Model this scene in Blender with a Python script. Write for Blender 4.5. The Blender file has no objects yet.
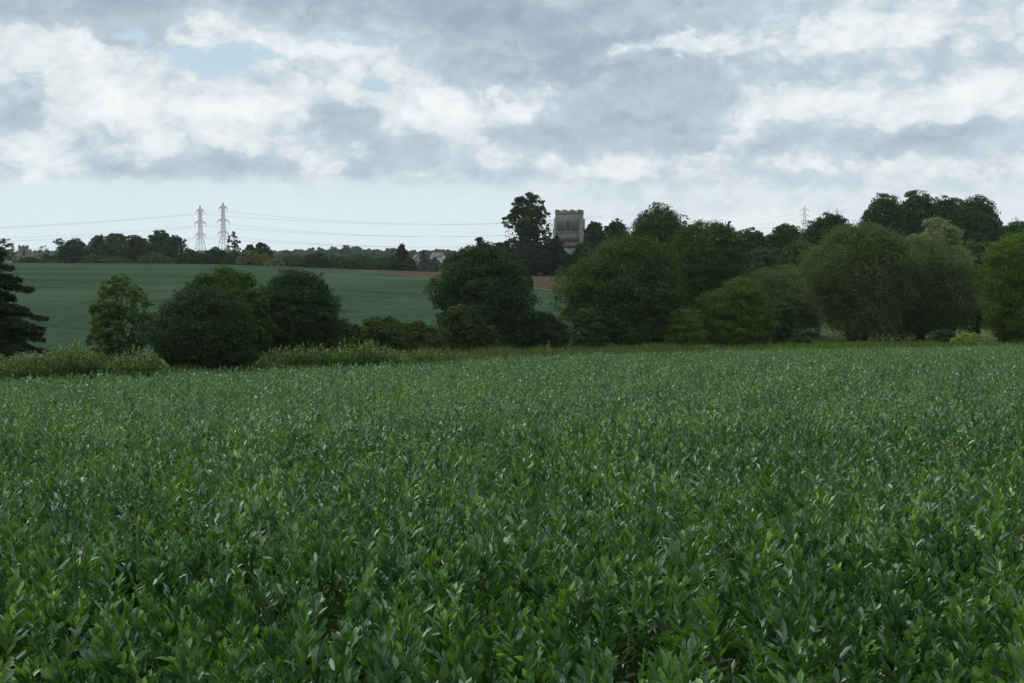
import bpy, math, random
import numpy as np
from mathutils import Vector

C = bpy.context.scene.collection
R = math.radians
F = 1407.0
EYE = 2.0
PITCH = math.atan(85.5 / F)
cP, sP = math.cos(PITCH), math.sin(PITCH)

# ------------------------------------------------------------------ surveying helpers
def at(px, py, Y):
    """point at ground distance Y seen in direction (px, py)"""
    up = 341.5 - py
    y = F * cP + up * sP
    z = -F * sP + up * cP
    k = Y / y
    return Vector(((px - 512) * k, Y, EYE + z * k))

EU = [-1.9, -1, -.848, -.695, -.531, -.342, -.15, -.023, .162, .25, .63, 1, 1.9]
ED = [46, 54, 56, 58.5, 65, 70, 77, 87, 101, 105, 113, 126, 135]
def height(x, y):
    x = np.asarray(x, float); y = np.asarray(y, float)
    ys = np.maximum(y, 20)
    u = np.clip(x / (0.3639 * ys), -1.9, 1.9)
    ye = np.interp(u, EU, ED)
    xc = np.clip(x, -150, 150)
    plane = -0.0577 * y + 0.0137 * xc
    pe = -0.0577 * ye + 0.0137 * np.clip(u * .3639 * ye, -150, 150)
    zf = EYE + np.interp(u, [-1.9, -1, 0, 1, 1.9], [-7.0, -7.6, -9.5, -10.2, -10.5])
    yv = np.interp(u, [-1.9, -1, 0, 1, 1.9], [95, 100, 145, 165, 170])
    zc = EYE + np.interp(u, [-1.9, -1, -.61, -.41, -.14, .09, 1, 1.9], [-1.95, -2.1, -2.35, -3.0, -4.2, -4.4, -4.6, -4.6])
    t = np.clip((y - ye) / (yv - ye), 0, 1)
    mid = pe + (zf - pe) * t * t * (3 - 2 * t)
    t2 = np.clip((y - yv) / (340 - yv), 0, 1)
    slope = zf + (zc - zf) * (0.15 * t2 * t2 + 0.85 * (1 - (1 - t2) ** 1.35))
    t3 = np.clip((y - 346) / 134, 0, 1)
    back = zc + (zc - EYE) * 0.01 * 0 - 4.2 * t3 * t3 * (3 - 2 * t3)
    zfar = EYE + np.interp(y, [480, 900, 1500, 3000, 6000], [-7, -7, -6, -1.5, -2])
    t4 = np.clip((y - 480) / 300, 0, 1)
    far = back + (zfar - back) * t4
    h = np.where(y < ye, plane, np.where(y < yv, mid, np.where(y < 340, slope, np.where(y < 480, back, far))))
    return h
def H(x, y): return float(height(x, y))
def edge_y(x, y):
    u = np.clip(x / (0.3639 * np.maximum(y, 20)), -1.9, 1.9)
    return np.interp(u, EU, ED)

# ------------------------------------------------------------------ mesh helpers
def mesh_np(name, verts, faces):
    """faces: list of int arrays (n,k)"""
    me = bpy.data.meshes.new(name)
    verts = np.asarray(verts, np.float32)
    me.vertices.add(len(verts)); me.vertices.foreach_set('co', verts.ravel())
    faces = [np.asarray(f, np.int32) for f in faces if len(f)]
    nl = sum(f.size for f in faces); npoly = sum(len(f) for f in faces)
    me.loops.add(nl); me.polygons.add(npoly)
    me.loops.foreach_set('vertex_index', np.concatenate([f.ravel() for f in faces]))
    st = []; k = 0
    for f in faces:
        st.append(k + np.arange(len(f)) * f.shape[1]); k += f.size
    me.polygons.foreach_set('loop_start', np.concatenate(st).astype(np.int32))
    me.update(calc_edges=True)
    return me
def link(name, me, mat=None, parent=None, loc=None):
    o = bpy.data.objects.new(name, me); C.objects.link(o)
    if mat is not None: me.materials.append(mat)
    if parent is not None: o.parent = parent
    if loc is not None: o.location = loc
    return o
def tag(o, label=None, cat=None, group=None, kind=None):
    if label: o['label'] = label
    if cat: o['category'] = cat
    if group: o['group'] = group
    if kind: o['kind'] = kind
    return o
def empty(name, loc, label, cat, group=None, rz=0):
    o = bpy.data.objects.new(name, None); C.objects.link(o)
    o.location = loc; o.rotation_euler.z = rz; o.empty_display_size = .3
    return tag(o, label, cat, group)

class MB:
    def __init__(s): s.v = []; s.q = []; s.t = []
    def box(s, c, d, top=None):
        """c centre, d full size; top: scale of the top face (taper)"""
        n = len(s.v); kx, ky = top or (1, 1)
        for z in (-.5, .5):
            k = (kx, ky) if z > 0 else (1, 1)
            for x, y in ((-.5, -.5), (.5, -.5), (.5, .5), (-.5, .5)):
                s.v.append((c[0] + x * d[0] * k[0], c[1] + y * d[1] * k[1], c[2] + z * d[2]))
        s.q += [(n, n+3, n+2, n+1), (n+4, n+5, n+6, n+7), (n, n+1, n+5, n+4), (n+1, n+2, n+6, n+5), (n+2, n+3, n+7, n+6), (n+3, n, n+4, n+7)]
    def tube(s, pts, rad, k=6, cap=True):
        pts = [Vector(p) for p in pts]
        if not hasattr(rad, '__len__'): rad = [rad] * len(pts)
        n = len(s.v)
        for i, p in enumerate(pts):
            d = (pts[min(i+1, len(pts)-1)] - pts[max(i-1, 0)]).normalized()
            a = d.cross(Vector((0, 0, 1)) if abs(d.z) < .9 else Vector((1, 0, 0))).normalized()
            b = d.cross(a)
            for j in range(k):
                t = 2 * math.pi * j / k
                s.v.append(tuple(p + (a * math.cos(t) + b * math.sin(t)) * rad[i]))
        for i in range(len(pts) - 1):
            for j in range(k):
                s.q.append((n+i*k+j, n+i*k+(j+1) % k, n+(i+1)*k+(j+1) % k, n+(i+1)*k+j))
        if cap:
            for base in (n, n + (len(pts)-1)*k):
                for j in range(1, k-1): s.t.append((base, base+j, base+j+1))
    def prism(s, poly, y0, y1):
        """poly in (x,z), extruded along y"""
        n = len(s.v); m = len(poly)
        for y in (y0, y1):
            for x, z in poly: s.v.append((x, y, z))
        for i in range(m):
            j = (i+1) % m; s.q.append((n+i, n+j, n+m+j, n+m+i))
        for b in (n, n+m):
            for i in range(1, m-1): s.t.append((b, b+i, b+i+1))
    def build(s, name, mat, parent=None, loc=None):
        return link(name, mesh_np(name, np.array(s.v, np.float32), [np.array(s.q, np.int32).reshape(-1, 4), np.array(s.t, np.int32).reshape(-1, 3)]), mat, parent, loc)

# ------------------------------------------------------------------ materials
class NT:
    def __init__(s, tree): s.t = tree; s.n = tree.nodes; s.l = tree.links
    def put(s, sock, v):
        if v is None: return
        if isinstance(v, bpy.types.NodeSocket): s.l.new(v, sock)
        else:
            if hasattr(sock.default_value, '__len__'):
                n = len(sock.default_value)
                if not hasattr(v, '__len__'): v = [v] * 3
                v = list(v)[:n] + [1.0] * (n - len(v))
            sock.default_value = v
    def math(s, op, a, b=None, c=None, clamp=False):
        m = s.n.new('ShaderNodeMath'); m.operation = op; m.use_clamp = clamp
        for i, v in enumerate((a, b, c)): s.put(m.inputs[i], v)
        return m.outputs[0]
    def vec(s, op, a, b=None, out=0):
        m = s.n.new('ShaderNodeVectorMath'); m.operation = op
        s.put(m.inputs[0], a); s.put(m.inputs[1], b)
        return m.outputs[out]
    def noise(s, v, scale, detail=4, rough=.5, dist=0, out=0, w=None):
        m = s.n.new('ShaderNodeTexNoise'); s.put(m.inputs['Vector'], v)
        if w is not None: m.noise_dimensions = '4D'; m.inputs['W'].default_value = w
        m.inputs['Scale'].default_value = scale; m.inputs['Detail'].default_value = detail
        m.inputs['Roughness'].default_value = rough; m.inputs['Distortion'].default_value = dist
        return m.outputs[out]
    def mix(s, f, a, b, mode='MIX'):
        m = s.n.new('ShaderNodeMix'); m.data_type = 'RGBA'; m.blend_type = mode
        s.put(m.inputs[0], f); s.put(m.inputs[6], a); s.put(m.inputs[7], b)
        return m.outputs[2]
    def ramp(s, f, stops, interp='LINEAR'):
        m = s.n.new('ShaderNodeValToRGB'); s.put(m.inputs[0], f); cr = m.color_ramp; cr.interpolation = interp
        while len(cr.elements) < len(stops): cr.elements.new(0.5)
        for e, (p, c) in zip(cr.elements, stops):
            e.position = p; e.color = (list(c) + [1])[:4] if hasattr(c, '__len__') else (c, c, c, 1)
        return m.outputs[0]
    def sstep(s, x, a, b):
        m = s.n.new('ShaderNodeMapRange'); m.interpolation_type = 'SMOOTHSTEP'
        s.put(m.inputs[0], x); m.inputs[1].default_value = a; m.inputs[2].default_value = b
        return m.outputs[0]
    def geo(s, out): return s.n.new('ShaderNodeNewGeometry').outputs[out]
    def pos(s): return s.geo('Position')

def new_mat(name):
    m = bpy.data.materials.new(name); m.use_nodes = True
    nt = NT(m.node_tree)
    return m, nt, m.node_tree.nodes['Principled BSDF'], m.node_tree.nodes['Material Output']

def leaf_mat(name, c1, c2, back=None, trans=.16, rough=.7, spec=.05, nscale=.6, alt=None, altp=.12):
    m, n, b, out = new_mat(name)
    rnd = n.geo('Random Per Island')
    nz = n.noise(n.pos(), nscale, 3, .6)
    nz2 = n.noise(n.pos(), nscale * 4, 2, .5)
    f = n.math('MULTIPLY_ADD', rnd, .22, n.math('ADD', n.math('MULTIPLY_ADD', nz, 1.4, -.55), n.math('MULTIPLY_ADD', nz2, .9, -.3)), clamp=True)
    col = n.mix(f, c1, c2)
    if alt:
        r2 = n.math('FRACT', n.math('MULTIPLY', rnd, 13.7))
        col = n.mix(n.math('GREATER_THAN', r2, 1 - altp), col, alt)
    if back: col = n.mix(n.geo('Backfacing'), col, back)
    n.put(b.inputs['Base Color'], col)
    b.inputs['Roughness'].default_value = rough
    b.inputs['Specular IOR Level'].default_value = spec
    tr = m.node_tree.nodes.new('ShaderNodeBsdfTranslucent')
    n.put(tr.inputs['Color'], n.mix(1, col, (1.5, 1.6, .7), 'MULTIPLY'))
    ms = m.node_tree.nodes.new('ShaderNodeMixShader'); ms.inputs[0].default_value = trans
    n.l.new(b.outputs[0], ms.inputs[1]); n.l.new(tr.outputs[0], ms.inputs[2]); n.l.new(ms.outputs[0], out.inputs[0])
    return m

def plain_mat(name, c1, c2=None, rough=.85, scale=1.0, detail=6, bump=0, spec=.3, metal=0, stretch=None):
    m, n, b, out = new_mat(name)
    p = n.pos()
    if stretch: p = n.vec('MULTIPLY', p, stretch)
    nz = n.noise(p, scale, detail, .62)
    n.put(b.inputs['Base Color'], n.mix(n.sstep(nz, .3, .7), c1, c2 or [v * .7 for v in c1]))
    b.inputs['Roughness'].default_value = rough; b.inputs['Specular IOR Level'].default_value = spec
    b.inputs['Metallic'].default_value = metal
    if bump:
        bp = m.node_tree.nodes.new('ShaderNodeBump'); bp.inputs['Strength'].default_value = bump; bp.inputs['Distance'].default_value = .05
        n.put(bp.inputs['Height'], nz); n.l.new(bp.outputs[0], b.inputs['Normal'])
    return m

M = {}
M['bark'] = plain_mat('bark', (.06, .05, .04), (.03, .026, .02), scale=6, bump=.4, stretch=(1, 1, .2))
M['bark_pale'] = plain_mat('bark_pale', (.13, .12, .1), (.06, .055, .045), scale=6, bump=.4, stretch=(1, 1, .2))
M['hawthorn'] = leaf_mat('hawthorn_leaf', (.017, .034, .013), (.034, .060, .019), nscale=.8)
M['sycamore'] = leaf_mat('sycamore_leaf', (.017, .036, .014), (.038, .070, .023), nscale=.7)
M['ash'] = leaf_mat('ash_leaf', (.055, .095, .032), (.10, .15, .05), trans=.25, nscale=1.0)
M['green'] = leaf_mat('field_maple_leaf', (.022, .050, .012), (.054, .098, .021), trans=.22, nscale=.45)
M['oak'] = leaf_mat('oak_leaf', (.024, .052, .014), (.056, .100, .024), trans=.2, nscale=.4)
M['willow'] = leaf_mat('willow_leaf', (.038, .068, .020), (.082, .122, .036), (.10, .12, .065), trans=.2, nscale=.35)
M['willow_pale'] = leaf_mat('pale_willow_leaf', (.085, .125, .045), (.20, .24, .11), (.2, .23, .14), trans=.2, nscale=.5)
M['yellowish'] = leaf_mat('yellow_green_leaf', (.040, .082, .012), (.090, .150, .022), trans=.28, nscale=.6)
M['poplar'] = leaf_mat('poplar_leaf', (.024, .052, .020), (.056, .096, .036), trans=.18, nscale=.2)
M['leafy'] = leaf_mat('alder_leaf', (.028, .066, .010), (.078, .130, .020), trans=.2, nscale=.5)
M['leafy_light'] = leaf_mat('hazel_leaf', (.045, .090, .014), (.11, .165, .030), trans=.25, nscale=.6)
M['conifer'] = leaf_mat('conifer_needle', (.022, .036, .018), (.036, .054, .026), trans=.05, nscale=.8)
M['yew'] = leaf_mat('yew_needle', (.014, .024, .018), (.024, .038, .026), trans=.05, nscale=.3)
M['hedge'] = leaf_mat('hedge_leaf', (.022, .042, .010), (.046, .070, .018), trans=.15, nscale=.5, alt=(.07, .065, .03), altp=.05)
M['distant'] = leaf_mat('distant_leaf', (.022, .038, .022), (.046, .068, .036), trans=.1, nscale=.04)
M['olive'] = leaf_mat('olive_yellow_leaf', (.075, .085, .025), (.13, .135, .045), trans=.2, nscale=.2)
M['weed'] = leaf_mat('weed_leaf', (.034, .072, .016), (.072, .122, .034), trans=.22, nscale=1.2, alt=(.14, .17, .09), altp=.06)
M['weed_top'] = leaf_mat('weed_flower_top', (.13, .17, .06), (.26, .28, .13), trans=.2, nscale=1.2)
M['grass'] = leaf_mat('rough_grass_blade', (.040, .078, .018), (.085, .110, .032), trans=.25, nscale=.35, alt=(.16, .15, .07), altp=.08)
M['meadow_leaf'] = leaf_mat('bright_herb_leaf', (.10, .16, .03), (.17, .24, .05), trans=.25, nscale=.5)
M['meadow'] = leaf_mat('meadow_grass_blade', (.06, .11, .016), (.12, .17, .032), trans=.25, nscale=.15)

# ------------------------------------------------------------------ ground
def grid_mesh(name, xs, ys, lift=0, hf=None):
    X, Y = np.meshgrid(xs, ys)
    Z = (hf or height)(X, Y) + lift
    v = np.stack([X, Y, Z], -1).reshape(-1, 3)
    nx, ny = len(xs), len(ys)
    i = np.arange(nx - 1)[None, :] + np.arange(ny - 1)[:, None] * nx
    f = np.stack([i, i + 1, i + nx + 1, i + nx], -1).reshape(-1, 4)
    me = mesh_np(name, v, [f])
    me.polygons.foreach_set('use_smooth', [True] * len(me.polygons))
    return me
xs = np.unique(np.concatenate([np.linspace(-6000, -300, 24), np.linspace(-300, 300, 151), np.linspace(300, 6000, 24)]))
ys = np.unique(np.concatenate([np.linspace(-300, 20, 14), np.linspace(20, 500, 200), np.linspace(500, 1500, 40), np.linspace(1500, 9000, 20)]))
m, n, b, _ = new_mat('earth_and_grass')
p = n.pos()
nz = n.noise(p, .9, 8, .65); nb = n.noise(p, .02, 4, .6)
gcol = n.mix(n.sstep(nz, .35, .65), (.035, .055, .02), (.07, .085, .03))
gcol = n.mix(n.sstep(nb, .4, .6), gcol, (.06, .08, .035))
soil = n.mix(n.noise(p, 12, 5), (.010, .016, .005), (.018, .024, .008))
ysep = n.n.new('ShaderNodeSeparateXYZ'); n.put(ysep.inputs[0], p)
n.put(b.inputs['Base Color'], n.mix(n.sstep(ysep.outputs[1], 40, 150), soil, gcol))
b.inputs['Roughness'].default_value = 1; b.inputs['Specular IOR Level'].default_value = 0
tag(link('ground', grid_mesh('ground', xs, ys), m), 'gently sloping farmland ground reaching the horizon', 'ground', kind='structure')

# wheat field on the far slope + brown field + margin, each its own sheet standing on the ground
def upper_green(u):     # distance at which the green crop stops
    return np.interp(u, [-1.9, -.85, -.45, -.3, -.14, .0, .2, .4, 1.9], [345, 345, 338, 320, 292, 262, 224, 210, 210])
def sheet(name, us, lo, hi, ny, lift, mat, label, cat):
    v = []; 
    for t in np.linspace(0, 1, ny):
        y = lo + (hi - lo) * t
        x = us * .3639 * y
        v.append(np.stack([x, y, height(x, y) + lift], -1))
    v = np.array(v); nyy, nx = v.shape[:2]
    i = np.arange(nx - 1)[None, :] + np.arange(nyy - 1)[:, None] * nx
    f = np.stack([i, i + 1, i + nx + 1, i + nx], -1).reshape(-1, 4)
    me = mesh_np(name, v.reshape(-1, 3), [f]); me.polygons.foreach_set('use_smooth', [True] * len(me.polygons))
    return tag(link(name, me, mat), label, cat, kind='structure')
us = np.linspace(-1.9, .6, 90)
m, n, b, _ = new_mat('wheat_crop')
p = n.pos(); sp_ = n.n.new('ShaderNodeSeparateXYZ'); n.put(sp_.inputs[0], p)
wx, wy = sp_.outputs[0], sp_.outputs[1]
fine = n.noise(n.vec('MULTIPLY', p, (1.2, .35, 1)), 1.0, 8, .7)
big = n.noise(n.vec('MULTIPLY', p, (.006, .03, 1)), 1.0, 5, .6)
col = n.mix(n.sstep(fine, .3, .7), (.023, .043, .025), (.039, .064, .038))
col = n.mix(n.math('MULTIPLY', n.sstep(big, .38, .66), .7), col, (.058, .082, .048))
streak = n.noise(n.vec('MULTIPLY', p, (.02, .55, 1)), 1.0, 5, .7)
col = n.mix(n.math('MULTIPLY', n.sstep(streak, .50, .68), .55), col, (.018, .036, .021))
drift = n.math('ADD', n.math('MULTIPLY_ADD', wx, .07, wy), n.math('MULTIPLY', n.noise(p, .02, 2), 7))
w = n.math('FRACT', n.math('DIVIDE', drift, 24.0))
l1 = n.math('LESS_THAN', n.math('ABSOLUTE', n.math('SUBTRACT', w, .5)), .03)
l2 = n.math('LESS_THAN', n.math('ABSOLUTE', n.math('SUBTRACT', w, .60)), .03)
tram = n.math('MULTIPLY', n.math('MAXIMUM', l1, l2), n.sstep(n.noise(p, .03, 3), .36, .6))
col = n.mix(n.math('MULTIPLY', tram, .85), col, (.014, .024, .016))
n.put(b.inputs['Base Color'], col); b.inputs['Roughness'].default_value = 1; b.inputs['Specular IOR Level'].default_value = 0
bp = m.node_tree.nodes.new('ShaderNodeBump'); bp.inputs['Strength'].default_value = .8; bp.inputs['Distance'].default_value = .3
n.put(bp.inputs['Height'], fine); n.l.new(bp.outputs[0], b.inputs['Normal'])
yv_ = np.interp(us, [-1.9, -1, 0, 1, 1.9], [95, 100, 145, 165, 170])
sheet('wheat_field', us, yv_ - 18, upper_green(us), 90, .45, m, 'blue green cereal field with faint tramlines on the far slope', 'field')
br = plain_mat('bare_brown_field', (.068, .053, .034), (.046, .039, .025), spec=0, rough=1, scale=.35, bump=.3, stretch=(.5, 1.6, 1))
us2 = np.linspace(-.45, .9, 50)
sheet('brown_field', us2, upper_green(us2) + 1.5, us2 * 0 + 352, 30, .2, br, 'brown stubble field running below the church', 'field')
pm = plain_mat('pale_field_margin', (.13, .125, .07), (.07, .075, .035), spec=0, scale=.6)
us3 = np.linspace(-.3, .5, 40)
sheet('field_margin', us3, upper_green(us3) - .2, upper_green(us3) + 2.2, 3, .55, pm, 'pale strip of dry grass between green and brown fields', 'field margin')

# ------------------------------------------------------------------ bean crop
def rot_basis(d):
    """d (n,3) unit -> side, normal"""
    up = np.zeros_like(d); up[:, 2] = 1
    side = np.cross(d, up); l = np.linalg.norm(side, axis=1, keepdims=True)
    side = np.where(l > 1e-3, side / np.maximum(l, 1e-6), np.array([1., 0, 0]))
    return side, np.cross(side, d)
def leaves(base, d, L, W, roll, fold, lod):
    """leaflet meshes as arrays"""
    side, nor = rot_basis(d)
    cr, sr = np.cos(roll)[:, None], np.sin(roll)[:, None]
    s2 = side * cr + nor * sr; n2 = -side * sr + nor * cr
    L = L[:, None]; W = W[:, None]; N = len(base)
    fo = (fold[:, None]) * W
    def pt(t, w, up): return base + d * L * t + s2 * W * w + n2 * up * fo - np.array([0, 0, 1.]) * L * .09 * t * t
    if lod == 0:
        P = [pt(0, 0, 0), pt(.3, -.42, .5), pt(.68, -.45, .5), pt(1, 0, 0), pt(.68, .45, .5), pt(.3, .42, .5), pt(.33, 0, -.1), pt(.68, 0, -.1)]
        T = [(0, 6, 1), (7, 3, 2), (0, 5, 6), (7, 4, 3)]; Q = [(6, 7, 2, 1), (6, 5, 4, 7)]
    elif lod == 1:
        P = [pt(0, 0, 0), pt(.55, -.5, .5), pt(1, 0, 0), pt(.55, .5, .5), pt(.5, 0, -.1)]
        T = []; Q = [(0, 4, 2, 1), (0, 3, 2, 4)]
    else:
        P = [pt(0, 0, 0), pt(.5, -.5, .1), pt(1, 0, 0), pt(.5, .5, .1)]
        T = []; Q = [(0, 3, 2, 1)]
    k = len(P)
    V = np.stack(P, 1).reshape(-1, 3)
    off = (np.arange(N) * k)[:, None, None]
    q = (off + np.array(Q)[None]).reshape(-1, 4)
    t = (off + np.array(T)[None]).reshape(-1, 3) if T else np.zeros((0, 3), int)
    return V, q, t
def unit_(v): return v / np.linalg.norm(v, axis=-1, keepdims=True)
class Acc:
    def __init__(s): s.V = []; s.Q = []; s.T = []; s.n = 0
    def add(s, V, q, t):
        s.V.append(V); s.Q.append(q + s.n); s.T.append(t + s.n); s.n += len(V)
    def mesh(s, name): return mesh_np(name, np.concatenate(s.V), [np.concatenate(s.Q), np.concatenate(s.T)])

rng = np.random.default_rng(7)
def vnoise(x, y, sc, seed):
    r = np.random.default_rng(seed); g = r.random((64, 64))
    X = (x / sc) % 64; Y = (y / sc) % 64
    i = X.astype(int); j = Y.astype(int); fx = X - i; fy = Y - j
    fx = fx * fx * (3 - 2 * fx); fy = fy * fy * (3 - 2 * fy)
    i1 = (i + 1) % 64; j1 = (j + 1) % 64; i %= 64; j %= 64
    return (g[i, j] * (1 - fx) + g[i1, j] * fx) * (1 - fy) + (g[i, j1] * (1 - fx) + g[i1, j1] * fx) * fy
acc = Acc()
def crop_zone(y0, y1, dens, nr, nl, Lm, lod, margin):
    xm = .3639 * y1 * margin + .8
    n = int((y1 - y0) * 2 * xm * dens)
    x = rng.uniform(-xm, xm, n); y = rng.uniform(y0, y1, n)
    k = np.abs(x) < .3639 * y * margin + .8
    x, y = x[k], y[k]
    k = y < edge_y(x, y) - .4
    x, y = x[k], y[k]
    hv = .6 * vnoise(x, y, .9, 1) + .75 * vnoise(x, y, .36, 2) + .3 * vnoise(x, y, 5, 3)
    ph = (.26 if y0 < 20 else .20) + .48 * hv + rng.normal(0, .05, len(x))            # top of the shoot
    k = rng.random(len(x)) < .55 + .9 * vnoise(x, y, .6, 4)
    x, y, ph, hv = x[k], y[k], ph[k], hv[k]
    N = len(x); g = height(x, y)
    la = rng.uniform(0, 2 * np.pi, N); lm = rng.uniform(0, .10, N) + .05
    ld_ = 4 * np.pi * vnoise(x + 50, y + 20, 1.0, 12); lg = .05 + .42 * np.clip(vnoise(x + 9, y + 4, .8, 13) - .25, 0, 1)
    lvec = np.stack([np.cos(ld_) * lg, np.sin(ld_) * lg, 0 * lg], -1)
    lean = np.stack([np.cos(la) * lm, np.sin(la) * lm * .7, np.ones(N)], -1) + lvec
    size = rng.uniform(.65, 1.35, N)
    for r in range(nr):
        t = r / max(nr - 1, 1)                                    # 0 top .. 1 low
        az = r * 2.4 + la * 3 + rng.normal(0, .45, N)
        el = np.clip(1.42 - .66 * t + rng.normal(0, .24, N), -.1, 1.54)
        d = unit_(np.stack([np.cos(az) * np.cos(el), np.sin(az) * np.cos(el), np.sin(el)], -1) + lvec * 1.3)
        zz = ph * (1 - .62 * t) + rng.normal(0, .015, N)
        org = np.stack([x, y, g], -1) + lean * zz[:, None]
        rl = (.03 + .07 * t) * size * (Lm / .07)
        for q in range(nl):
            f = q / max(nl - 1, 1)
            sgn = 1 if q % 2 else -1
            base = org + d * (rl * (.35 + .65 * f))[:, None]
            sd, nr_ = rot_basis(d)
            spread = (.58 - .42 * f) * sgn
            dd = d * math.cos(spread) + sd * math.sin(spread) + rng.normal(0, .16, (N, 3))
            dd /= np.linalg.norm(dd, axis=1, keepdims=True)
            L = Lm * size * rng.uniform(.55, 1.3, N) * (.75 + .45 * t)
            roll = rng.normal(0, .55, N)
            acc.add(*leaves(base, dd, L, L * rng.uniform(.26, .40, N), roll, rng.uniform(.2, .6, N), lod))
crop_zone(2.2, 9, 36, 14, 5, .086, 0, 1.3)
crop_zone(9, 20, 30, 9, 4, .090, 1, 1.22)
crop_zone(20, 42, 24, 7, 3, .088, 2, 1.15)
crop_zone(42, 134, 13, 4, 3, .13, 2, 1.08)
m, n, b, out = new_mat('bean_leaf')
rnd = n.geo('Random Per Island'); p = n.pos()
f1 = n.noise(p, .45, 4, .65); f2 = n.noise(p, 3.6, 2, .5)
mixf = n.math('ADD', n.math('MULTIPLY', rnd, .32), n.math('ADD', n.math('MULTIPLY_ADD', f1, 1.7, -.68), n.math('MULTIPLY_ADD', f2, 2.3, -1.10)), clamp=True)
col = n.ramp(mixf, [(0, (.022, .066, .013)), (.3, (.042, .120, .015)), (.6, (.080, .190, .020)), (1, (.17, .31, .028))])
r2 = n.math('FRACT', n.math('MULTIPLY', rnd, 17.3))
col = n.mix(n.math('GREATER_THAN', n.math('ADD', r2, n.math('MULTIPLY_ADD', f2, .6, -.3)), .80), col, (.056, .125, .060))
flip = n.sstep(n.noise(p, 2.6, 4, .6, w=5.0), .58, .70)
col = n.mix(n.math('GREATER_THAN', n.math('MULTIPLY_ADD', flip, .42, r2), .972), col, (.30, .38, .32))
col = n.mix(n.math('GREATER_THAN', r2, .9992), col, (.26, .24, .05))
col = n.mix(n.geo('Backfacing'), col, n.mix(.4, col, (.085, .15, .085)))
n.put(b.inputs['Base Color'], col)
b.inputs['Roughness'].default_value = .32; b.inputs['Specular IOR Level'].default_value = .5
tr = m.node_tree.nodes.new('ShaderNodeBsdfTranslucent'); n.put(tr.inputs[0], n.mix(1, col, (1.4, 1.5, .4), 'MULTIPLY'))
ms = m.node_tree.nodes.new('ShaderNodeMixShader'); ms.inputs[0].default_value = .22
n.l.new(b.outputs[0], ms.inputs[1]); n.l.new(tr.outputs[0], ms.inputs[2]); n.l.new(ms.outputs[0], out.inputs[0])
M['bean'] = m
tag(link('bean_crop', acc.mesh('bean_crop'), m), 'dense knee high green broad bean crop filling the foreground field', 'crop', kind='stuff')

# ------------------------------------------------------------------ trees
def leaf_quads(P, N, s, rs, asp=.78):
    """P pos, N normals, s size"""
    n = len(P)
    a = rs.normal(size=(n, 3)); a -= N * (a * N).sum(1, keepdims=True)
    a /= np.maximum(np.linalg.norm(a, axis=1, keepdims=True), 1e-6); b = np.cross(N, a)
    s = s[:, None]
    bend = N * s * .12
    v = np.stack([P - a * s * .5 - b * s * asp * .18, P + a * s * .12 - b * s * asp * .5 + bend, P + a * s * .5 + b * s * asp * .12, P - a * s * .2 + b * s * asp * .5 + bend], 1).reshape(-1, 3)
    q = (np.arange(n) * 4)[:, None] + np.arange(4)[None]
    return v, q
def unit(v): return v / np.maximum(np.linalg.norm(v, axis=-1, keepdims=True), 1e-6)

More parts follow.
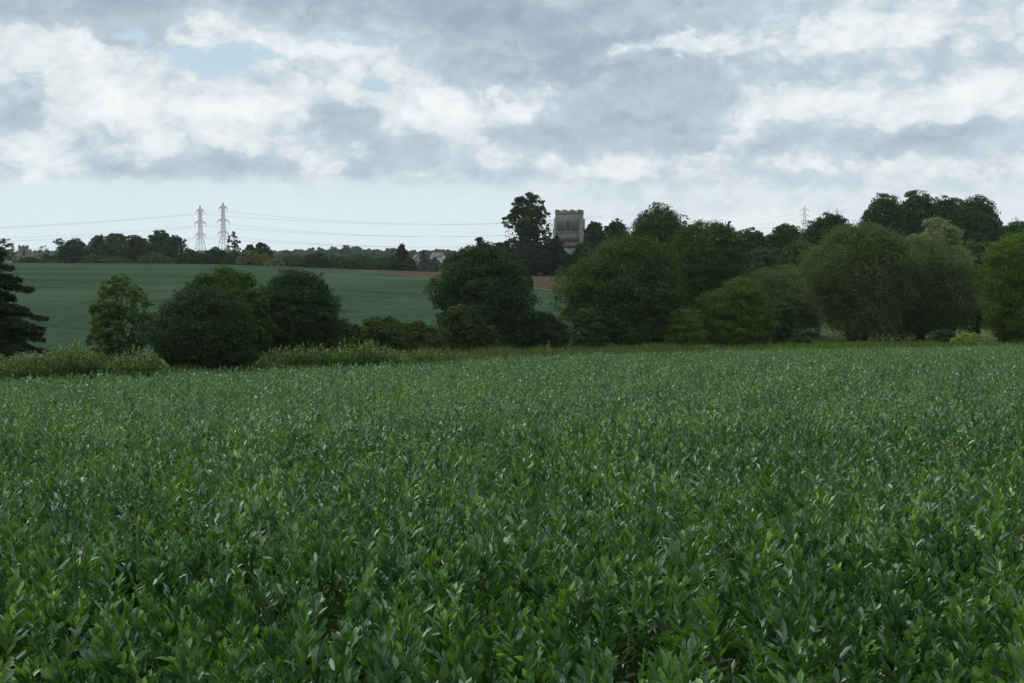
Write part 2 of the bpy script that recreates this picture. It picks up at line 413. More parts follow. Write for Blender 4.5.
PROF = {
 'round':  ([0, .12, .35, .6, .8, .93, 1], [.55, .85, 1, .97, .78, .5, .18]),
 'bush':   ([0, .12, .35, .6, .8, .93, 1], [.82, .98, 1, .93, .74, .48, .2]),
 'ovoid':  ([0, .15, .4, .6, .8, .93, 1], [.45, .85, 1, .88, .62, .36, .12]),
 'spread': ([0, .15, .4, .65, .85, .95, 1], [.6, .85, .98, 1, .8, .5, .2]),
 'tall':   ([0, .15, .35, .6, .8, .93, 1], [.5, .8, .95, 1, .8, .55, .2]),
 'cone':   ([0, .15, .4, .6, .8, .93, 1], [.9, 1, .75, .55, .33, .16, .05]),
}
def gen_tree(seed, Hh, Rx, prof, cb, nleaf, ls, nlobe, lobe=.34, airy=0, droop=0, flat=1.0, Ry=None, fill=.10):
    """returns crown (V,Q), list of lobe centres/radii. local coords, base at 0"""
    rs = np.random.default_rng(seed)
    if airy >= .5: nlobe = int(nlobe * 1.9); lobe *= .72
    Ry = Ry or Rx; k_ = 1.0 if nleaf < 2000 else 1.55; nleaf = int(nleaf * 1.25 * k_); ls = ls * 1.22 / k_ ** .62; lobe = lobe * (1.12 if airy < .5 else 1.25)
    pt, pr = PROF[prof]
    z0 = cb * Hh; ch = Hh - z0
    Rm = min(Rx, ch * .75)
    t = (np.arange(nlobe) + rs.random(nlobe)) / nlobe
    t = np.clip(t + rs.normal(0, .04, nlobe), .02, .97)
    rr = np.interp(t, pt, pr)
    az = np.arange(nlobe) * 2.399 + rs.normal(0, .35, nlobe)
    lr = Rm * lobe * rs.uniform(.7, 1.25, nlobe) * (.55 + .45 * rr)
    lrz = np.minimum(lr * flat, ch * .3)
    rad = np.maximum(rr * rs.uniform(.78, 1.12, nlobe) - lr / Rm, .02) if True else rr
    Cc = np.stack([np.cos(az) * rad * Rx, np.sin(az) * rad * Ry, z0 + np.clip(t * ch, lrz * .8, ch - lrz * .8)], -1)
    # inner core lobes
    if airy < .5:
        nc = max(3, nlobe // 5); tc = np.linspace(.12, .78, nc); rc = np.interp(tc, pt, pr)
        Cc = np.vstack([Cc, np.stack([rs.normal(0, .08, nc) * Rx, rs.normal(0, .08, nc) * Ry, z0 + tc * ch], -1)])
        lr = np.concatenate([lr, rc * Rm * .66]); lrz = np.concatenate([lrz, np.minimum(rc * Rm * .66, ch * .28)])
    n1 = len(Cc)
    # clumps on lobes
    area = lr ** 2; pick = rs.choice(n1, int(max(60, nleaf / 42)), p=area / area.sum())
    dirs = unit(rs.normal(size=(len(pick), 3)) + np.array([0, 0, .35]))
    sc3 = np.stack([lr, lr, lrz], -1)
    cc = Cc[pick] + dirs * sc3[pick] * rs.uniform(.80, 1.06, (len(pick), 1))
    cr = lr[pick] * rs.uniform(.20, .40, len(pick))
    cc[:, 2] -= droop * cr * 1.2
    pk = rs.choice(len(pick), nleaf, p=cr ** 2 / (cr ** 2).sum())
    ld = unit(rs.normal(size=(nleaf, 3)) + dirs[pk] * .7 + np.array([0, 0, .25]))
    P = cc[pk] + ld * cr[pk][:, None] * (rs.random((nleaf, 1)) ** .4) * np.array([1.15, 1.15, .8 + droop])
    # drop leaves buried deep in other lobes
    keep = np.ones(nleaf, bool)
    for c, s in zip(Cc, sc3):
        q = ((P - c) / (s * .62)); keep &= (q * q).sum(1) > 1
    keep |= rs.random(nleaf) < .12
    P = P[keep]; ld = ld[keep]
    if airy < .5:                                   # twiggy, leafy interior
        nf = int(nleaf * .12); pk2 = rs.choice(n1, nf, p=lr ** 3 / (lr ** 3).sum())
        P = np.vstack([P, Cc[pk2] + unit(rs.normal(size=(nf, 3))) * sc3[pk2] * (rs.random((nf, 1)) ** .5) * .85]); ld = np.vstack([ld, unit(rs.normal(size=(nf, 3)))])
    P += rs.normal(size=P.shape) * Rm * .010
    nf = int(nleaf * (fill if airy < .5 else .06)); tf = rs.random(nf); rf2 = np.interp(tf, pt, pr) * rs.random(nf) ** .45 * (.96 if fill > .2 else .82); af = rs.uniform(0, 6.283, nf)
    P = np.vstack([P, np.stack([np.cos(af) * rf2 * Rx, np.sin(af) * rf2 * Ry, z0 + tf * ch * .96], -1)]); ld = np.vstack([ld, unit(rs.normal(size=(nf, 3)))])
    Nn = unit(ld * 1.0 + rs.normal(size=P.shape) * .42 + np.array([0, 0, .35]))
    # fit to requested size
    lo = np.percentile(P, .4, 0); hi = np.percentile(P, 99.6, 0)
    P[:, 0] = (P[:, 0] - (lo[0] + hi[0]) / 2) * (2 * Rx / (hi[0] - lo[0]))
    P[:, 1] = (P[:, 1] - (lo[1] + hi[1]) / 2) * (2 * Ry / (hi[1] - lo[1]))
    P[:, 2] = z0 + (P[:, 2] - lo[2]) * (ch / (hi[2] - lo[2]))
    V, Q = leaf_quads(P, Nn, ls * rs.uniform(.6, 1.3, len(P)), rs)
    V[:, 2] = np.maximum(V[:, 2], .02)
    return V, Q, Cc, lr
def limbs(seed, Hh, Cc, lr, cb, tr, top, stems=1):
    rs = random.Random(seed); mb = MB()
    for s in range(stems):
        lean = Vector((rs.uniform(-.06, .06), rs.uniform(-.06, .06), 0)) * Hh * (1 if stems == 1 else 2.2)
        r0 = tr / math.sqrt(stems)
        def tp(t): return Vector((lean.x * t + (0 if stems == 1 else (s - (stems-1)/2) * tr * 1.6), lean.y * t, -.3 + (top * Hh + .3) * t))
        mb.tube([tp(t) for t in (0, .05, .25, .5, .75, 1)], [r0 * 1.45, r0 * 1.1, r0, r0 * .75, r0 * .45, r0 * .12], 8)
        for i, c in enumerate(Cc):
            if i % stems != s: continue
            c = Vector(c); t = max(.12, min(.9, (c.z * .62) / (top * Hh)))
            a = tp(t); m1 = a.lerp(c, .5) + Vector((0, 0, .06 * Hh * rs.random()))
            rb = r0 * (1 - t * .75) * .42
            mb.tube([a, m1, c], [rb, rb * .6, rb * .2], 5)
    return mb
TREES = 0
def tree(name, label, cat, pl, pr_, top, Y, style, mat, nleaf, ls, nlobe, cb=.12, lobe=.34, airy=0, droop=0, flat=.85, group=None, tr=None, stems=1, bark='bark', depth=None, yoff=0, hmin=None, lift=0):
    global TREES; TREES += 1
    if Y > 200 and airy < .5 and style in ('round', 'tall', 'spread') and nleaf > 3000:
        style = 'bush'; wd_ = (pr_ - pl) * .07; pl -= wd_; pr_ += wd_; lobe = .38
    a = at(pl, top, Y); c = at(pr_, top, Y)
    x = (a.x + c.x) / 2; Rx = (c.x - a.x) / 2
    g = H(x, Y); Hh = a.z - g
    e = empty(name, (x, Y, g), label, cat, group)
    V, Q, Cc, lr = gen_tree(100 + TREES, Hh, Rx, style, cb, nleaf, ls, nlobe, lobe, airy, droop, flat, depth, .38 if Y > 200 else .10)
    link('crown', mesh_np('crown', V, [Q]), M[mat], e)
    limbs(TREES, Hh, Cc, lr, cb, tr or Hh * .022, .86, stems).build('trunk', M[bark], e)
    return e

EDGE = 'trees and bushes along the edge of the bean field'
WOOD = 'trees behind the field edge on the right'
SKY = 'trees on the skyline'
# ---- field edge, left to right
tree('ash_tree', 'small airy light green tree standing alone between the dark conifer and the round dark bush', 'tree', 89, 153, 277, 76, 'ovoid', 'ash', 20000, .10, 36, cb=.12, lobe=.28, airy=.5, group=EDGE, stems=3, bark='bark')
tree('hawthorn_bush', 'very dark dense round bush, leftmost of the two dark ones', 'bush', 151, 251, 289, 68, 'bush', 'hawthorn', 42000, .10, 46, cb=.0, lobe=.27, group=EDGE)
tree('field_maple', 'mid green tree rising just behind the leftmost dark round bush', 'tree', 180, 263, 270, 82, 'spread', 'green', 26000, .14, 36, cb=.1, lobe=.28, group=EDGE)
tree('hawthorn_bush', 'dark rounded bush with bumpy top, right of the other dark bush', 'bush', 257, 342, 272, 86, 'bush', 'sycamore', 38000, .13, 44, cb=.03, lobe=.27, group=EDGE)
tree('light_bush', 'pale green leafy bush tucked between the two dark round bushes', 'bush', 226, 272, 292, 80, 'bush', 'green', 14000, .12, 24, cb=0, lobe=.32, group=EDGE)
tree('sycamore_tree', 'large dark rounded tree left of the church with pointed tip on top', 'tree', 434, 531, 246, 118, 'round', 'sycamore', 52000, .18, 28, cb=.02, lobe=.33, group=EDGE)
tree('oak_tree', 'big bright green domed tree right in front of and below the church tower', 'tree', 559, 681, 240, 132, 'round', 'green', 60000, .20, 26, cb=.02, lobe=.35, group=EDGE)
# tip of the dark tree
for args in [
 ('hedge_bush', 'olive brown hedge bush below the far field, near the bumpy dark bush', 348, 410, 318, 97, 'hedge', 12000, 22),
 ('hedge_bush', 'low brownish hedge bush in the gap just left of the large dark tree', 388, 448, 322, 102, 'hedge', 12000, 22),
 ('hedge_bush', 'small low dark hedge bush touching the right side of the bumpy dark bush', 330, 372, 325, 93, 'hedge', 7000, 16),
 ('hedge_bush', 'grey green shrub in front of the left half of the large dark tree', 439, 484, 306, 110, 'hedge', 14000, 24),
 ('hedge_bush', 'low shrub at the foot of the large dark tree, between two taller shrubs', 466, 500, 325, 111, 'hedge', 8000, 16),
 ('thorn_bush', 'dark domed shrub in the gap between the large dark tree and the big green tree', 511, 569, 312, 121, 'hawthorn', 18000, 28),
 ('thorn_bush', 'small dark shrub before the lower left of the big green tree', 572, 608, 309, 126, 'oak', 10000, 20),
 ('leafy_bush', 'light green small tree at the lower right of the big green domed tree', 666, 707, 310, 127, 'leafy_light', 12000, 24),
 ('leafy_bush', 'rounded mid green tree with brighter top in the middle of the field edge row', 705, 777,  279, 129, 'leafy', 30000, 36),
 ('leafy_bush', 'narrow mid green bush just right of the rounded green tree with brighter top', 773, 802, 303, 131, 'oak', 9000, 18),
 ('low_bramble', 'low bramble mound at the right end of the row of bushes', 786, 812, 330, 127, 'green', 5000, 12),
 ('low_bramble', 'low dark shrub standing alone below the wide willow, left of the bright meadow gap', 930, 957, 330, 133, 'hawthorn', 5000, 12),
 ('leafy_bush', 'dark green bush filling the space behind the light green small tree', 690, 730, 292, 142, 'oak', 11000, 20),
]:
    nm, lb, a, c, tp, Y, mt, nl, nb_ = args
    tree(nm, lb, 'bush', a, c, tp, Y, 'bush', mt, nl, .15, nb_, cb=0, lobe=.3, group=EDGE)
# ---- right hand trees
tree('willow_tree', 'widest grey green willow, right of centre, its trunks visible at its foot', 'tree', 803, 915, 226, 146, 'spread', 'willow', 60000, .19, 19, cb=.06, lobe=.40, droop=.5, group=EDGE, stems=3, tr=.45)
tree('willow_tree', 'grey green willow right of the widest one, dropping to the bright meadow gap', 'tree', 868, 974, 239, 152, 'round', 'willow', 52000, .19, 17, cb=.06, lobe=.40, droop=.5, group=EDGE, stems=2, tr=.4)
tree('white_willow', 'pale silvery topped tree poking above the two wide willows', 'tree', 904, 972, 220, 158, 'ovoid', 'willow_pale', 26000, .22, 26, cb=.3, lobe=.32, group=WOOD)
tree('bright_tree', 'bright yellow green tree cut off by the right edge of the photo', 'tree', 984, 1075, 236, 137, 'round', 'yellowish', 48000, .18, 26, cb=.02, lobe=.34, group=EDGE)
tree('alder_tree', 'mid green tree between the pale topped willow and the bright tree at the right edge', 'tree', 955, 1006, 262, 158, 'round', 'oak', 20000, .2, 30, cb=.2, lobe=.28, group=EDGE)
tree('sallow_tree', 'grey green tree just left of the wide willow, behind the narrow bush', 'tree', 735, 832, 268, 165, 'round', 'willow', 34000, .2, 40, cb=.02, lobe=.26, group=WOOD)
tree('lime_tree', 'tall green tree with small sky gaps in its top, right of the big domed tree', 'tree', 628, 697, 208, 190, 'round', 'oak', 36000, .24, 26, cb=.05, lobe=.32, airy=.3, group=WOOD)
tree('maple_tree', 'broad green tree right of the one with sky gaps in its top', 'tree', 662, 752, 224, 165, 'round', 'green', 46000, .22, 22, cb=.03, lobe=.36, group=WOOD)
tree('dark_tree', 'blue green dark tree in the wood immediately right of the broad green tree', 'tree', 728, 774, 231, 225, 'tall', 'poplar', 14000, .32, 26, cb=.03, group=WOOD)
tree('dark_tree', 'round headed dark tree of the wood, left of the one below the middle distant pylon', 'tree', 764, 812, 226, 235, 'round', 'oak', 14000, .34, 28, cb=.03, group=WOOD)
tree('dark_tree', 'dark tree with a broad flat dome on the skyline left of the tall poplars', 'tree', 800, 862, 216, 250, 'spread', 'sycamore', 20000, .36, 32, cb=.03, group=WOOD)
tree('dark_tree', 'lower dark tree filling the wood between the dark trees and the wide willow', 'tree', 770, 826, 244, 205, 'round', 'oak', 15000, .32, 28, cb=.0, group=WOOD)
tree('dark_tree', 'shadowy tree seen through the gap above the rounded bush with brighter top', 'tree', 744, 800, 250, 195, 'round', 'poplar', 14000, .3, 26, cb=0, group=WOOD)
tree('spruce_tree', 'small pointed conifer tip showing above the broad green tree', 'tree', 722, 736, 222, 240, 'cone', 'yew', 2600, .3, 16, cb=.1, group=WOOD)
tree('poplar_tree', 'tall poplar with thin see-through left side, leftmost of the high skyline group', 'tree', 858, 909, 196, 235, 'tall', 'poplar', 20000, .30, 36, cb=.05, lobe=.3, airy=.4, group=WOOD)
tree('poplar_tree', 'highest poplar in the middle of the skyline group on the right', 'tree', 890, 942, 193, 240, 'tall', 'poplar', 18000, .34, 34, cb=.05, lobe=.32, group=WOOD)
tree('poplar_tree', 'poplar with dipped top, third in the high skyline group', 'tree', 920, 972, 199, 245, 'tall', 'poplar', 16000, .34, 30, cb=.05, lobe=.32, group=WOOD)
tree('poplar_tree', 'broad feathery poplar at the right end of the high skyline group', 'tree', 948, 1003, 199, 240, 'tall', 'poplar', 24000, .34, 40, cb=.05, lobe=.28, group=WOOD)
tree('poplar_tree', 'lower tree between the high poplar group and the right edge of the photo', 'tree', 992, 1040, 223, 250, 'round', 'oak', 14000, .34, 26, cb=.0, group=WOOD)
tree('dark_tree', 'dark tree beneath the poplars, right above the pale topped willow', 'tree', 955, 1010, 242, 205, 'round', 'poplar', 15000, .3, 28, cb=0, group=WOOD)
tree('meadow_bush', 'low bright green leafy mound in the meadow gap between the willows and the right edge', 'bush', 951, 990, 334, 130, 'bush', 'meadow_leaf', 9000, .14, 18, cb=0, group=None)
# ---- church surroundings
tree('sycamore_tree', 'tall open crowned tree with sky showing through, immediately left of the church tower', 'tree', 505, 553, 194, 330, 'tall', 'sycamore', 20000, .40, 30, cb=.04, lobe=.30, airy=.5, group='trees round the church', tr=.5)
for lb, a, c, tp, Y, st, mt, nl in [
 ('dark evergreen mass below the tall open tree, against the brown field', 512, 548, 244, 322, 'bush', 'yew', 9000),
 ('dark evergreen between the tall open tree and the foot of the church tower', 540, 566, 240, 326, 'bush', 'yew', 7000),
 ('narrow dark yew hiding the left foot of the church tower', 552, 561, 236, 340, 'tall', 'yew', 2200),
 ('dark churchyard bush below the slate roof of the church', 556, 580, 255, 330, 'bush', 'yew', 6000),
 ('ragged blue green conifer touching the right side of the church tower', 583, 608, 223, 335, 'tall', 'conifer', 8000),
 ('round dark tree a little right of the church tower', 603, 631, 222, 345, 'round', 'sycamore', 8000),
 ('low bush leaning against the right foot of the church tower', 572, 600, 243, 325, 'bush', 'sycamore', 6000),
 ('green tree low behind the left shoulder of the big domed tree', 592, 640, 236, 300, 'bush', 'green', 9000),
 ('small dark sapling standing on the brown field margin below the church', 527, 533, 276, 250, 'ovoid', 'hawthorn', 900),
 ('dark low tree seen just left of the tall open tree, above the large dark tree', 487, 516, 243, 325, 'round', 'sycamore', 6000),
]:
    tree('churchyard_tree', lb, 'tree', a, c, tp, Y, st, mt, nl, .42 if Y > 300 else .25, 22, cb=0, lobe=.32, group='trees round the church')
tree('hedge_tree', 'slender tree top sticking up above the left part of the large dark tree', 'tree', 470, 490, 238.5, 124, 'ovoid', 'sycamore', 7000, .18, 18, cb=.5, group=EDGE)
# ---- skyline, left to right
for lb, a, c, tp, Y, st, mt, nl, ai in [
 ('open crowned skyline tree at the far left edge, before the brick tower', -14, 15, 239, 520, 'spread', 'distant', 3500, .7),
 ('small twin headed tree on the skyline right of the little brick tower', 38, 50, 246, 560, 'spread', 'distant', 700, .9),
 ('low hedge tree under the little brick tower', 14, 44, 257, 470, 'bush', 'distant', 2600, 0),
 ('low hedge tree between the little brick tower and the dark wood', 38, 66, 255, 450, 'bush', 'distant', 2600, 0),
 ('first dark rounded tree at the left end of the wood on the hill', 58, 91, 239, 430, 'round', 'sycamore', 5000, 0),
 ('second tree from the left in the wood on the hill', 86, 108, 236, 435, 'round', 'sycamore', 4200, 0),
 ('third tree from the left in the wood on the hill, with round head', 102, 130, 234, 430, 'round', 'oak', 5000, 0),
 ('fourth tree from the left in the wood on the hill', 122, 152, 236, 435, 'round', 'sycamore', 5000, 0),
 ('tallest tree of the wood on the hill, second from its right end', 146, 176, 231, 430, 'round', 'sycamore', 5500, 0),
 ('rounded tree closing the right end of the wood on the hill', 164, 188, 236, 425, 'round', 'sycamore', 4500, 0),
 ('light green bush in front of the left half of the wood on the hill', 82, 104, 254, 390, 'bush', 'oak', 2200, 0),
 ('low dark green bush in front of the middle of the wood on the hill', 100, 132, 257, 392, 'bush', 'oak', 2400, 0),
 ('light green bush in front of the right half of the wood on the hill', 138, 172, 253, 390, 'bush', 'oak', 3200, 0),
 ('dark hedge tree directly below the left of the two near pylons', 176, 208, 250, 400, 'bush', 'sycamore', 3600, 0),
 ('dark hedge tree below the gap between the two near pylons', 200, 232, 248, 402, 'bush', 'sycamore', 3600, 0),
 ('dark hedge tree below and right of the right near pylon', 222, 244, 252, 398, 'bush', 'sycamore', 2600, 0),
 ('small open tree with knobbly crown right beside the right near pylon', 226, 240, 232, 405, 'tall', 'sycamore', 1300, .9),
 ('dark pointed tree top behind the yellowish bushes', 241, 258, 245, 420, 'round', 'sycamore', 2400, 0),
 ('dark rounded tree top behind the right yellowish bush', 252, 273, 243, 425, 'round', 'sycamore', 2600, 0),
 ('left of three yellowish olive bushes on the field crest', 237, 260, 251, 378, 'bush', 'olive', 2600, 0),
 ('middle of three yellowish olive bushes on the field crest', 252, 273, 253.5, 376, 'bush', 'olive', 2400, 0),
 ('lowest and rightmost of three yellowish olive bushes on the crest', 264, 284, 260, 370, 'bush', 'olive', 1600, 0),
 ('dark hedge tree right of the yellowish bushes', 278, 306, 256, 400, 'bush', 'oak', 2800, 0),
 ('dark rounded hedge tree a quarter way along the far hedge', 300, 328, 253, 402, 'bush', 'sycamore', 3000, 0),
 ('green hedge tree in the middle of the far hedge', 322, 350, 256, 405, 'bush', 'oak', 2800, 0),
 ('broad green hedge tree in the right half of the far hedge', 344, 374, 254, 405, 'bush', 'oak', 3000, 0),
 ('low green hedge tree left of the dark pointed conifer', 366, 392, 257, 402, 'bush', 'oak', 2800, 0),
 ('dark conifer with pointed tip rising from the far hedge', 390, 412, 245, 395, 'cone', 'yew', 3000, 0),
 ('dark bush leaning on the left of the pointed conifer', 384, 402, 256, 392, 'bush', 'sycamore', 2200, 0),
 ('dark bush at the right foot of the pointed conifer', 402, 416, 259, 390, 'bush', 'sycamore', 1800, 0),
 ('blue green pointed tree between the dark conifer and the far houses', 416, 430, 251, 600, 'cone', 'distant', 1600, 0),
 ('rounded tree hiding the foot of the far white house', 426, 442, 258, 560, 'bush', 'distant', 1600, 0),
 ('brownish green bush just left of the large dark tree on the crest', 440, 462, 254, 480, 'bush', 'hedge', 2000, 0),
]:
    tree('skyline_tree', lb, 'tree', a, c, tp, Y, st, mt, nl, .5 if ai < .5 else .42, 22 if ai < .5 else 14, cb=0 if st == 'bush' else (.3 if ai > .5 else .05), lobe=.34 if ai < .5 else .28, airy=ai, group=SKY)
# distant band, about a mile away: trees one can tell apart
rs = random.Random(5)
px = 262
tops = [(262, 250), (300, 249), (330, 248), (345, 246.5), (375, 248), (400, 249), (430, 251), (450, 249), (500, 249)]
protos = []
i = 0
words = ['rounded', 'broad', 'pointed', 'low', 'flat topped', 'twin headed']
while px < 500:
    w_ = rs.uniform(13, 22)
    tp = np.interp(px + w_/2, [a for a, _ in tops], [b_ for _, b_ in tops]) + rs.uniform(-1, 1.6)
    tree('distant_tree', 'hazy blue distant tree of the farthest skyline band, %s from its left end' % ['first', 'second', 'third', 'fourth', 'fifth', 'sixth', 'seventh', 'eighth', 'ninth', 'tenth', 'eleventh', 'twelfth', 'thirteenth', 'fourteenth', 'fifteenth', 'sixteenth', 'seventeenth', 'eighteenth', 'nineteenth', 'twentieth', 'twenty first', 'twenty second', 'twenty third', 'twenty fourth'][i],
         'tree', px, px + w_, float(tp), rs.uniform(1150, 1450), 'bush', 'distant', 1500, 1.5, 14, cb=0, group='trees of the farthest skyline band')
    px += w_ * rs.uniform(.6, .75); i += 1
# far wood closing gaps low on the horizon behind everything
fw = Acc(); rf = np.random.default_rng(3)
nF = 30000
ua = rf.uniform(-1.7, 1.7, nF); yy = rf.uniform(1600, 2600, nF); xx = ua * .3639 * yy
hh = 3 + 9 * vnoise(xx + 5000, yy, 60, 9)
zz = height(xx, yy) + hh * rf.random(nF) ** .6
V, Q = leaf_quads(np.stack([xx, yy, zz], -1), unit(rf.normal(size=(nF, 3)) + [0, -.6, .4]), rf.uniform(5, 11, nF), rf, .8)
tag(link('distant_woodland', mesh_np('distant_woodland', V, [Q]), M['distant']), 'far woodland along the horizon reading as one low band', 'woodland', kind='stuff')

# ---- the tiered conifer at the left edge
def cedar():
    Y = 70; c = at(-10, 236, Y); g = H(c.x, Y); Hh = c.z - g
    e = empty('conifer_tree', (c.x, Y, g), 'dark conifer with flat drooping tiers of branches cut off by the left edge', 'tree', EDGE)
    r = random.Random(4); rn = np.random.default_rng(4)
    k = Y / F
    tiers = [(250, 14), (262, 22), (275, 31), (288, 40), (300, 38), (314, 53), (326, 50), (338, 50), (350, 55)]
    tb = MB(); tb.tube([(0, 0, -.3), (0, 0, .4), (0.05, 0, Hh * .5), (0, 0, Hh * .97)], [.3, .22, .14, .03], 8)
    Ps = []; Ns = []
    for row, ext in tiers:
        z = at(0, row, Y).z - g; L = ext * k
        nb = 9
        for j in range(nb):
            az = j * 2 * math.pi / nb + r.uniform(-.3, .3)
            l = L * r.uniform(.45, 1.0) if j else L
            if j == 0: az = r.uniform(-.25, .25)
            zz_ = z + r.uniform(-.3, .25)
            tip = Vector((math.cos(az) * l, math.sin(az) * l, zz_ - .10 * l))
            a = Vector((0, 0, zz_ + .05)); mid = a.lerp(tip, .5) + Vector((0, 0, .1 * l))
            tb.tube([a, mid, tip], [.05, .035, .01], 5)
            n = int(420 + 420 * l)
            t = rn.random(n) ** .55 * .95 + .06
            bx_ = np.array([np.array(a) * (1-q)**2 + 2*q*(1-q)*np.array(mid) + q*q*np.array(tip) for q in t])
            wd = (.10 + .34 * np.sin(np.pi * np.clip(t * .85 + .1, 0, 1))) * (.5 + .22 * l)
            # spray clumps along the branch
            ck = np.floor(t * 7); off = rn.normal(0, 1, n) * wd
            sidev = np.array([-math.sin(az), math.cos(az), 0])
            P = bx_ + sidev * off[:, None] + np.stack([rn.normal(0, .04, n), rn.normal(0, .04, n), rn.normal(0, .05, n) - np.abs(off) * .25 + .05 * np.sin(ck * 2.1)], -1)
            Ps.append(P); Ns.append(unit(rn.normal(size=(n, 3)) * .6 + [0, 0, .8]))
    P = np.concatenate(Ps); N = np.concatenate(Ns)
    V, Q = leaf_quads(P, N, rn.uniform(.07, .15, len(P)), rn, .45)
    link('crown', mesh_np('crown', V, [Q]), M['conifer'], e)
    tb.build('trunk', M['bark'], e)
cedar()

# ------------------------------------------------------------------ tall weeds and rough grass at the field edge
def edge_pt(px, off):
    u = (px - 512) / 512; ye = np.interp(u, EU, ED); y = ye + off
    return u * .3639 * ye * (y / ye), y
def blades(n, u0, u1, o0, o1, h0, h1, w, seed, lean=.35):
    r = np.random.default_rng(seed)
    px = r.uniform(u0, u1, n); off = r.uniform(o0, o1, n)
    x, y = edge_pt(px, off); g = height(x, y)
    hv = (h0 + (h1 - h0) * r.random(n)) * (.5 + vnoise(x + 300, y, 1.6, seed))
    a = r.uniform(0, 2*np.pi, n); d = np.stack([np.cos(a) * lean * r.random(n), np.sin(a) * lean * r.random(n), np.ones(n)], -1) * hv[:, None]
    b0 = np.stack([x, y, g], -1); s = np.stack([np.cos(a + 1.57), np.sin(a + 1.57), 0 * a], -1) * (w / 2)
    V = np.stack([b0 - s, b0 + s, b0 + d * .6 + s * .8, b0 + d * .6 - s * .8, b0 + d + np.stack([np.cos(a), np.sin(a), 0*a], -1) * hv[:, None] * .15], 1).reshape(-1, 3)
    o = (np.arange(n) * 5)[:, None]
    return V, o + np.array([[0, 1, 2, 3]]), o + np.array([[3, 2, 4]])
ga = Acc()
ga.add(*blades(80000, -60, 1090, .0, 9, .3, .6, .05, 21))
ga.add(*blades(30000, 380, 1090, .0, 22, .4, .85, .06, 23))
tag(link('rough_grass', ga.mesh('rough_grass'), M['grass']), 'rough uncut grass along the far edge of the bean field', 'grass', kind='stuff')
ga = Acc(); ga.add(*blades(60000, 770, 1100, 4, 42, .3, .7, .10, 22))
tag(link('meadow_grass', ga.mesh('meadow_grass'), M['meadow']), 'bright yellow green meadow grass glimpsed below the willows', 'grass', kind='stuff')

def weed_patch(n, p0, p1, o0, o1, hfun, seed, name, label):
    r = np.random.default_rng(seed); acc_ = Acc(); top = Acc()
    px = r.uniform(p0, p1, n); off = r.uniform(o0, o1, n)
    x, y = edge_pt(px, off); g = height(x, y)
    hgt = .9 * hfun(px) * (.62 + .45 * vnoise(x + 400, y + 90, 1.3, seed)) * r.uniform(.55, 1.2, n)
    for k in range(22):
        t = (k + r.random(n)) / 22
        az = k * 2.4 + r.uniform(0, 6.28, n)
        d = unit(np.stack([np.cos(az), np.sin(az), r.uniform(-.1, 1.6, n)], -1))
        base = np.stack([x, y, g + hgt * (.12 + .85 * t)], -1)
        L = r.uniform(.12, .26, n) * (1.15 - .5 * t)
        acc_.add(*leaves(base, d, L, L * .42, r.normal(0, .5, n), r.uniform(.1, .5, n), 1))
    for k in range(6):
        az = r.uniform(0, 6.28, n); d = unit(np.stack([np.cos(az), np.sin(az), r.uniform(.2, 2, n)], -1))
        sel = r.random(n) < .28
        base = np.stack([x, y, g + hgt * r.uniform(.9, 1.03, n)], -1)[sel]
        L = r.uniform(.06, .14, n)[sel]
        top.add(*leaves(base, d[sel], L, L * .5, r.normal(0, .5, sel.sum()), L * 0 + .2, 1))
    o = link(name, acc_.mesh(name), M['weed']); tag(o, label, 'weeds', kind='stuff')
    c = link('flower_heads', top.mesh('flower_heads'), M['weed_top'], o)
weed_patch(1500, -60, 168, .0, 3.5, lambda p: np.interp(p, [-60, 10, 45, 75, 110, 135, 150, 170], [1.3, 1.5, 1.8, 2.1, 1.6, 2.1, 1.5, .9]), 31, 'tall_weeds', 'tall pale topped weeds at the left field edge below the ash')
weed_patch(1500, 250, 405, .0, 3.2, lambda p: np.interp(p, [250, 262, 300, 340, 380, 405], [.8, 1.5, 1.85, 2.0, 1.75, 1.1]), 32, 'tall_weeds', 'tall pale topped nettles and weeds at the field edge below the second dark bush')
weed_patch(260, 400, 470, .0, 2.5, lambda p: p * 0 + 1.25, 33, 'thin_weeds', 'scattered thin weeds at the field edge before the brown hedge')
weed_patch(220, 560, 720, .0, 2.5, lambda p: p * 0 + 1.3, 34, 'thin_weeds', 'scattered thin weeds at the foot of the big green domed tree')

def tall_weed(px, h, label, wide=.3, n=160, mt='weed'):
    h += .55; x, y = edge_pt(px, .6); g = H(x, y); r = np.random.default_rng(int(px))
    e = empty('tall_weed', (float(x), float(y), g), label, 'weed', 'single weeds along the field edge')
    a = Acc(); t = r.random(n); az = r.uniform(0, 6.28, n)
    d = unit(np.stack([np.cos(az), np.sin(az), r.uniform(.1, 1.0, n)], -1))
    base = np.stack([np.cos(az) * wide * .3 * (1 - t), np.sin(az) * wide * .3 * (1-t), h * t], -1)
    L = r.uniform(.10, .22, n) * (1.2 - .8 * t) * (wide / .3)
    a.add(*leaves(base, d, L, L * .4, r.normal(0, .4, n), L * 0 + .3, 1))
    link('foliage', a.mesh('foliage'), M[mt], e)
    s = MB(); s.tube([(0, 0, -.1), (0.02, 0, h * .6), (0, 0, h)], [.02, .014, .005], 5); s.build('stem', M['bark_pale'], e)
tall_weed(549, 1.15, 'pale pointed weed standing alone before the dark domed shrub', .34, 220, 'weed_top')
tall_weed(422, 1.2, 'tall narrow weed in front of the brown hedge, left of the large dark tree', .2)
tall_weed(433, 1.05, 'shorter weed beside the tall narrow one in front of the brown hedge', .2)
tall_weed(508, 1.1, 'pale weed at the right foot of the large dark tree', .25)
tall_weed(644, 1.2, 'pale weed at the right foot of the big green domed tree', .3)
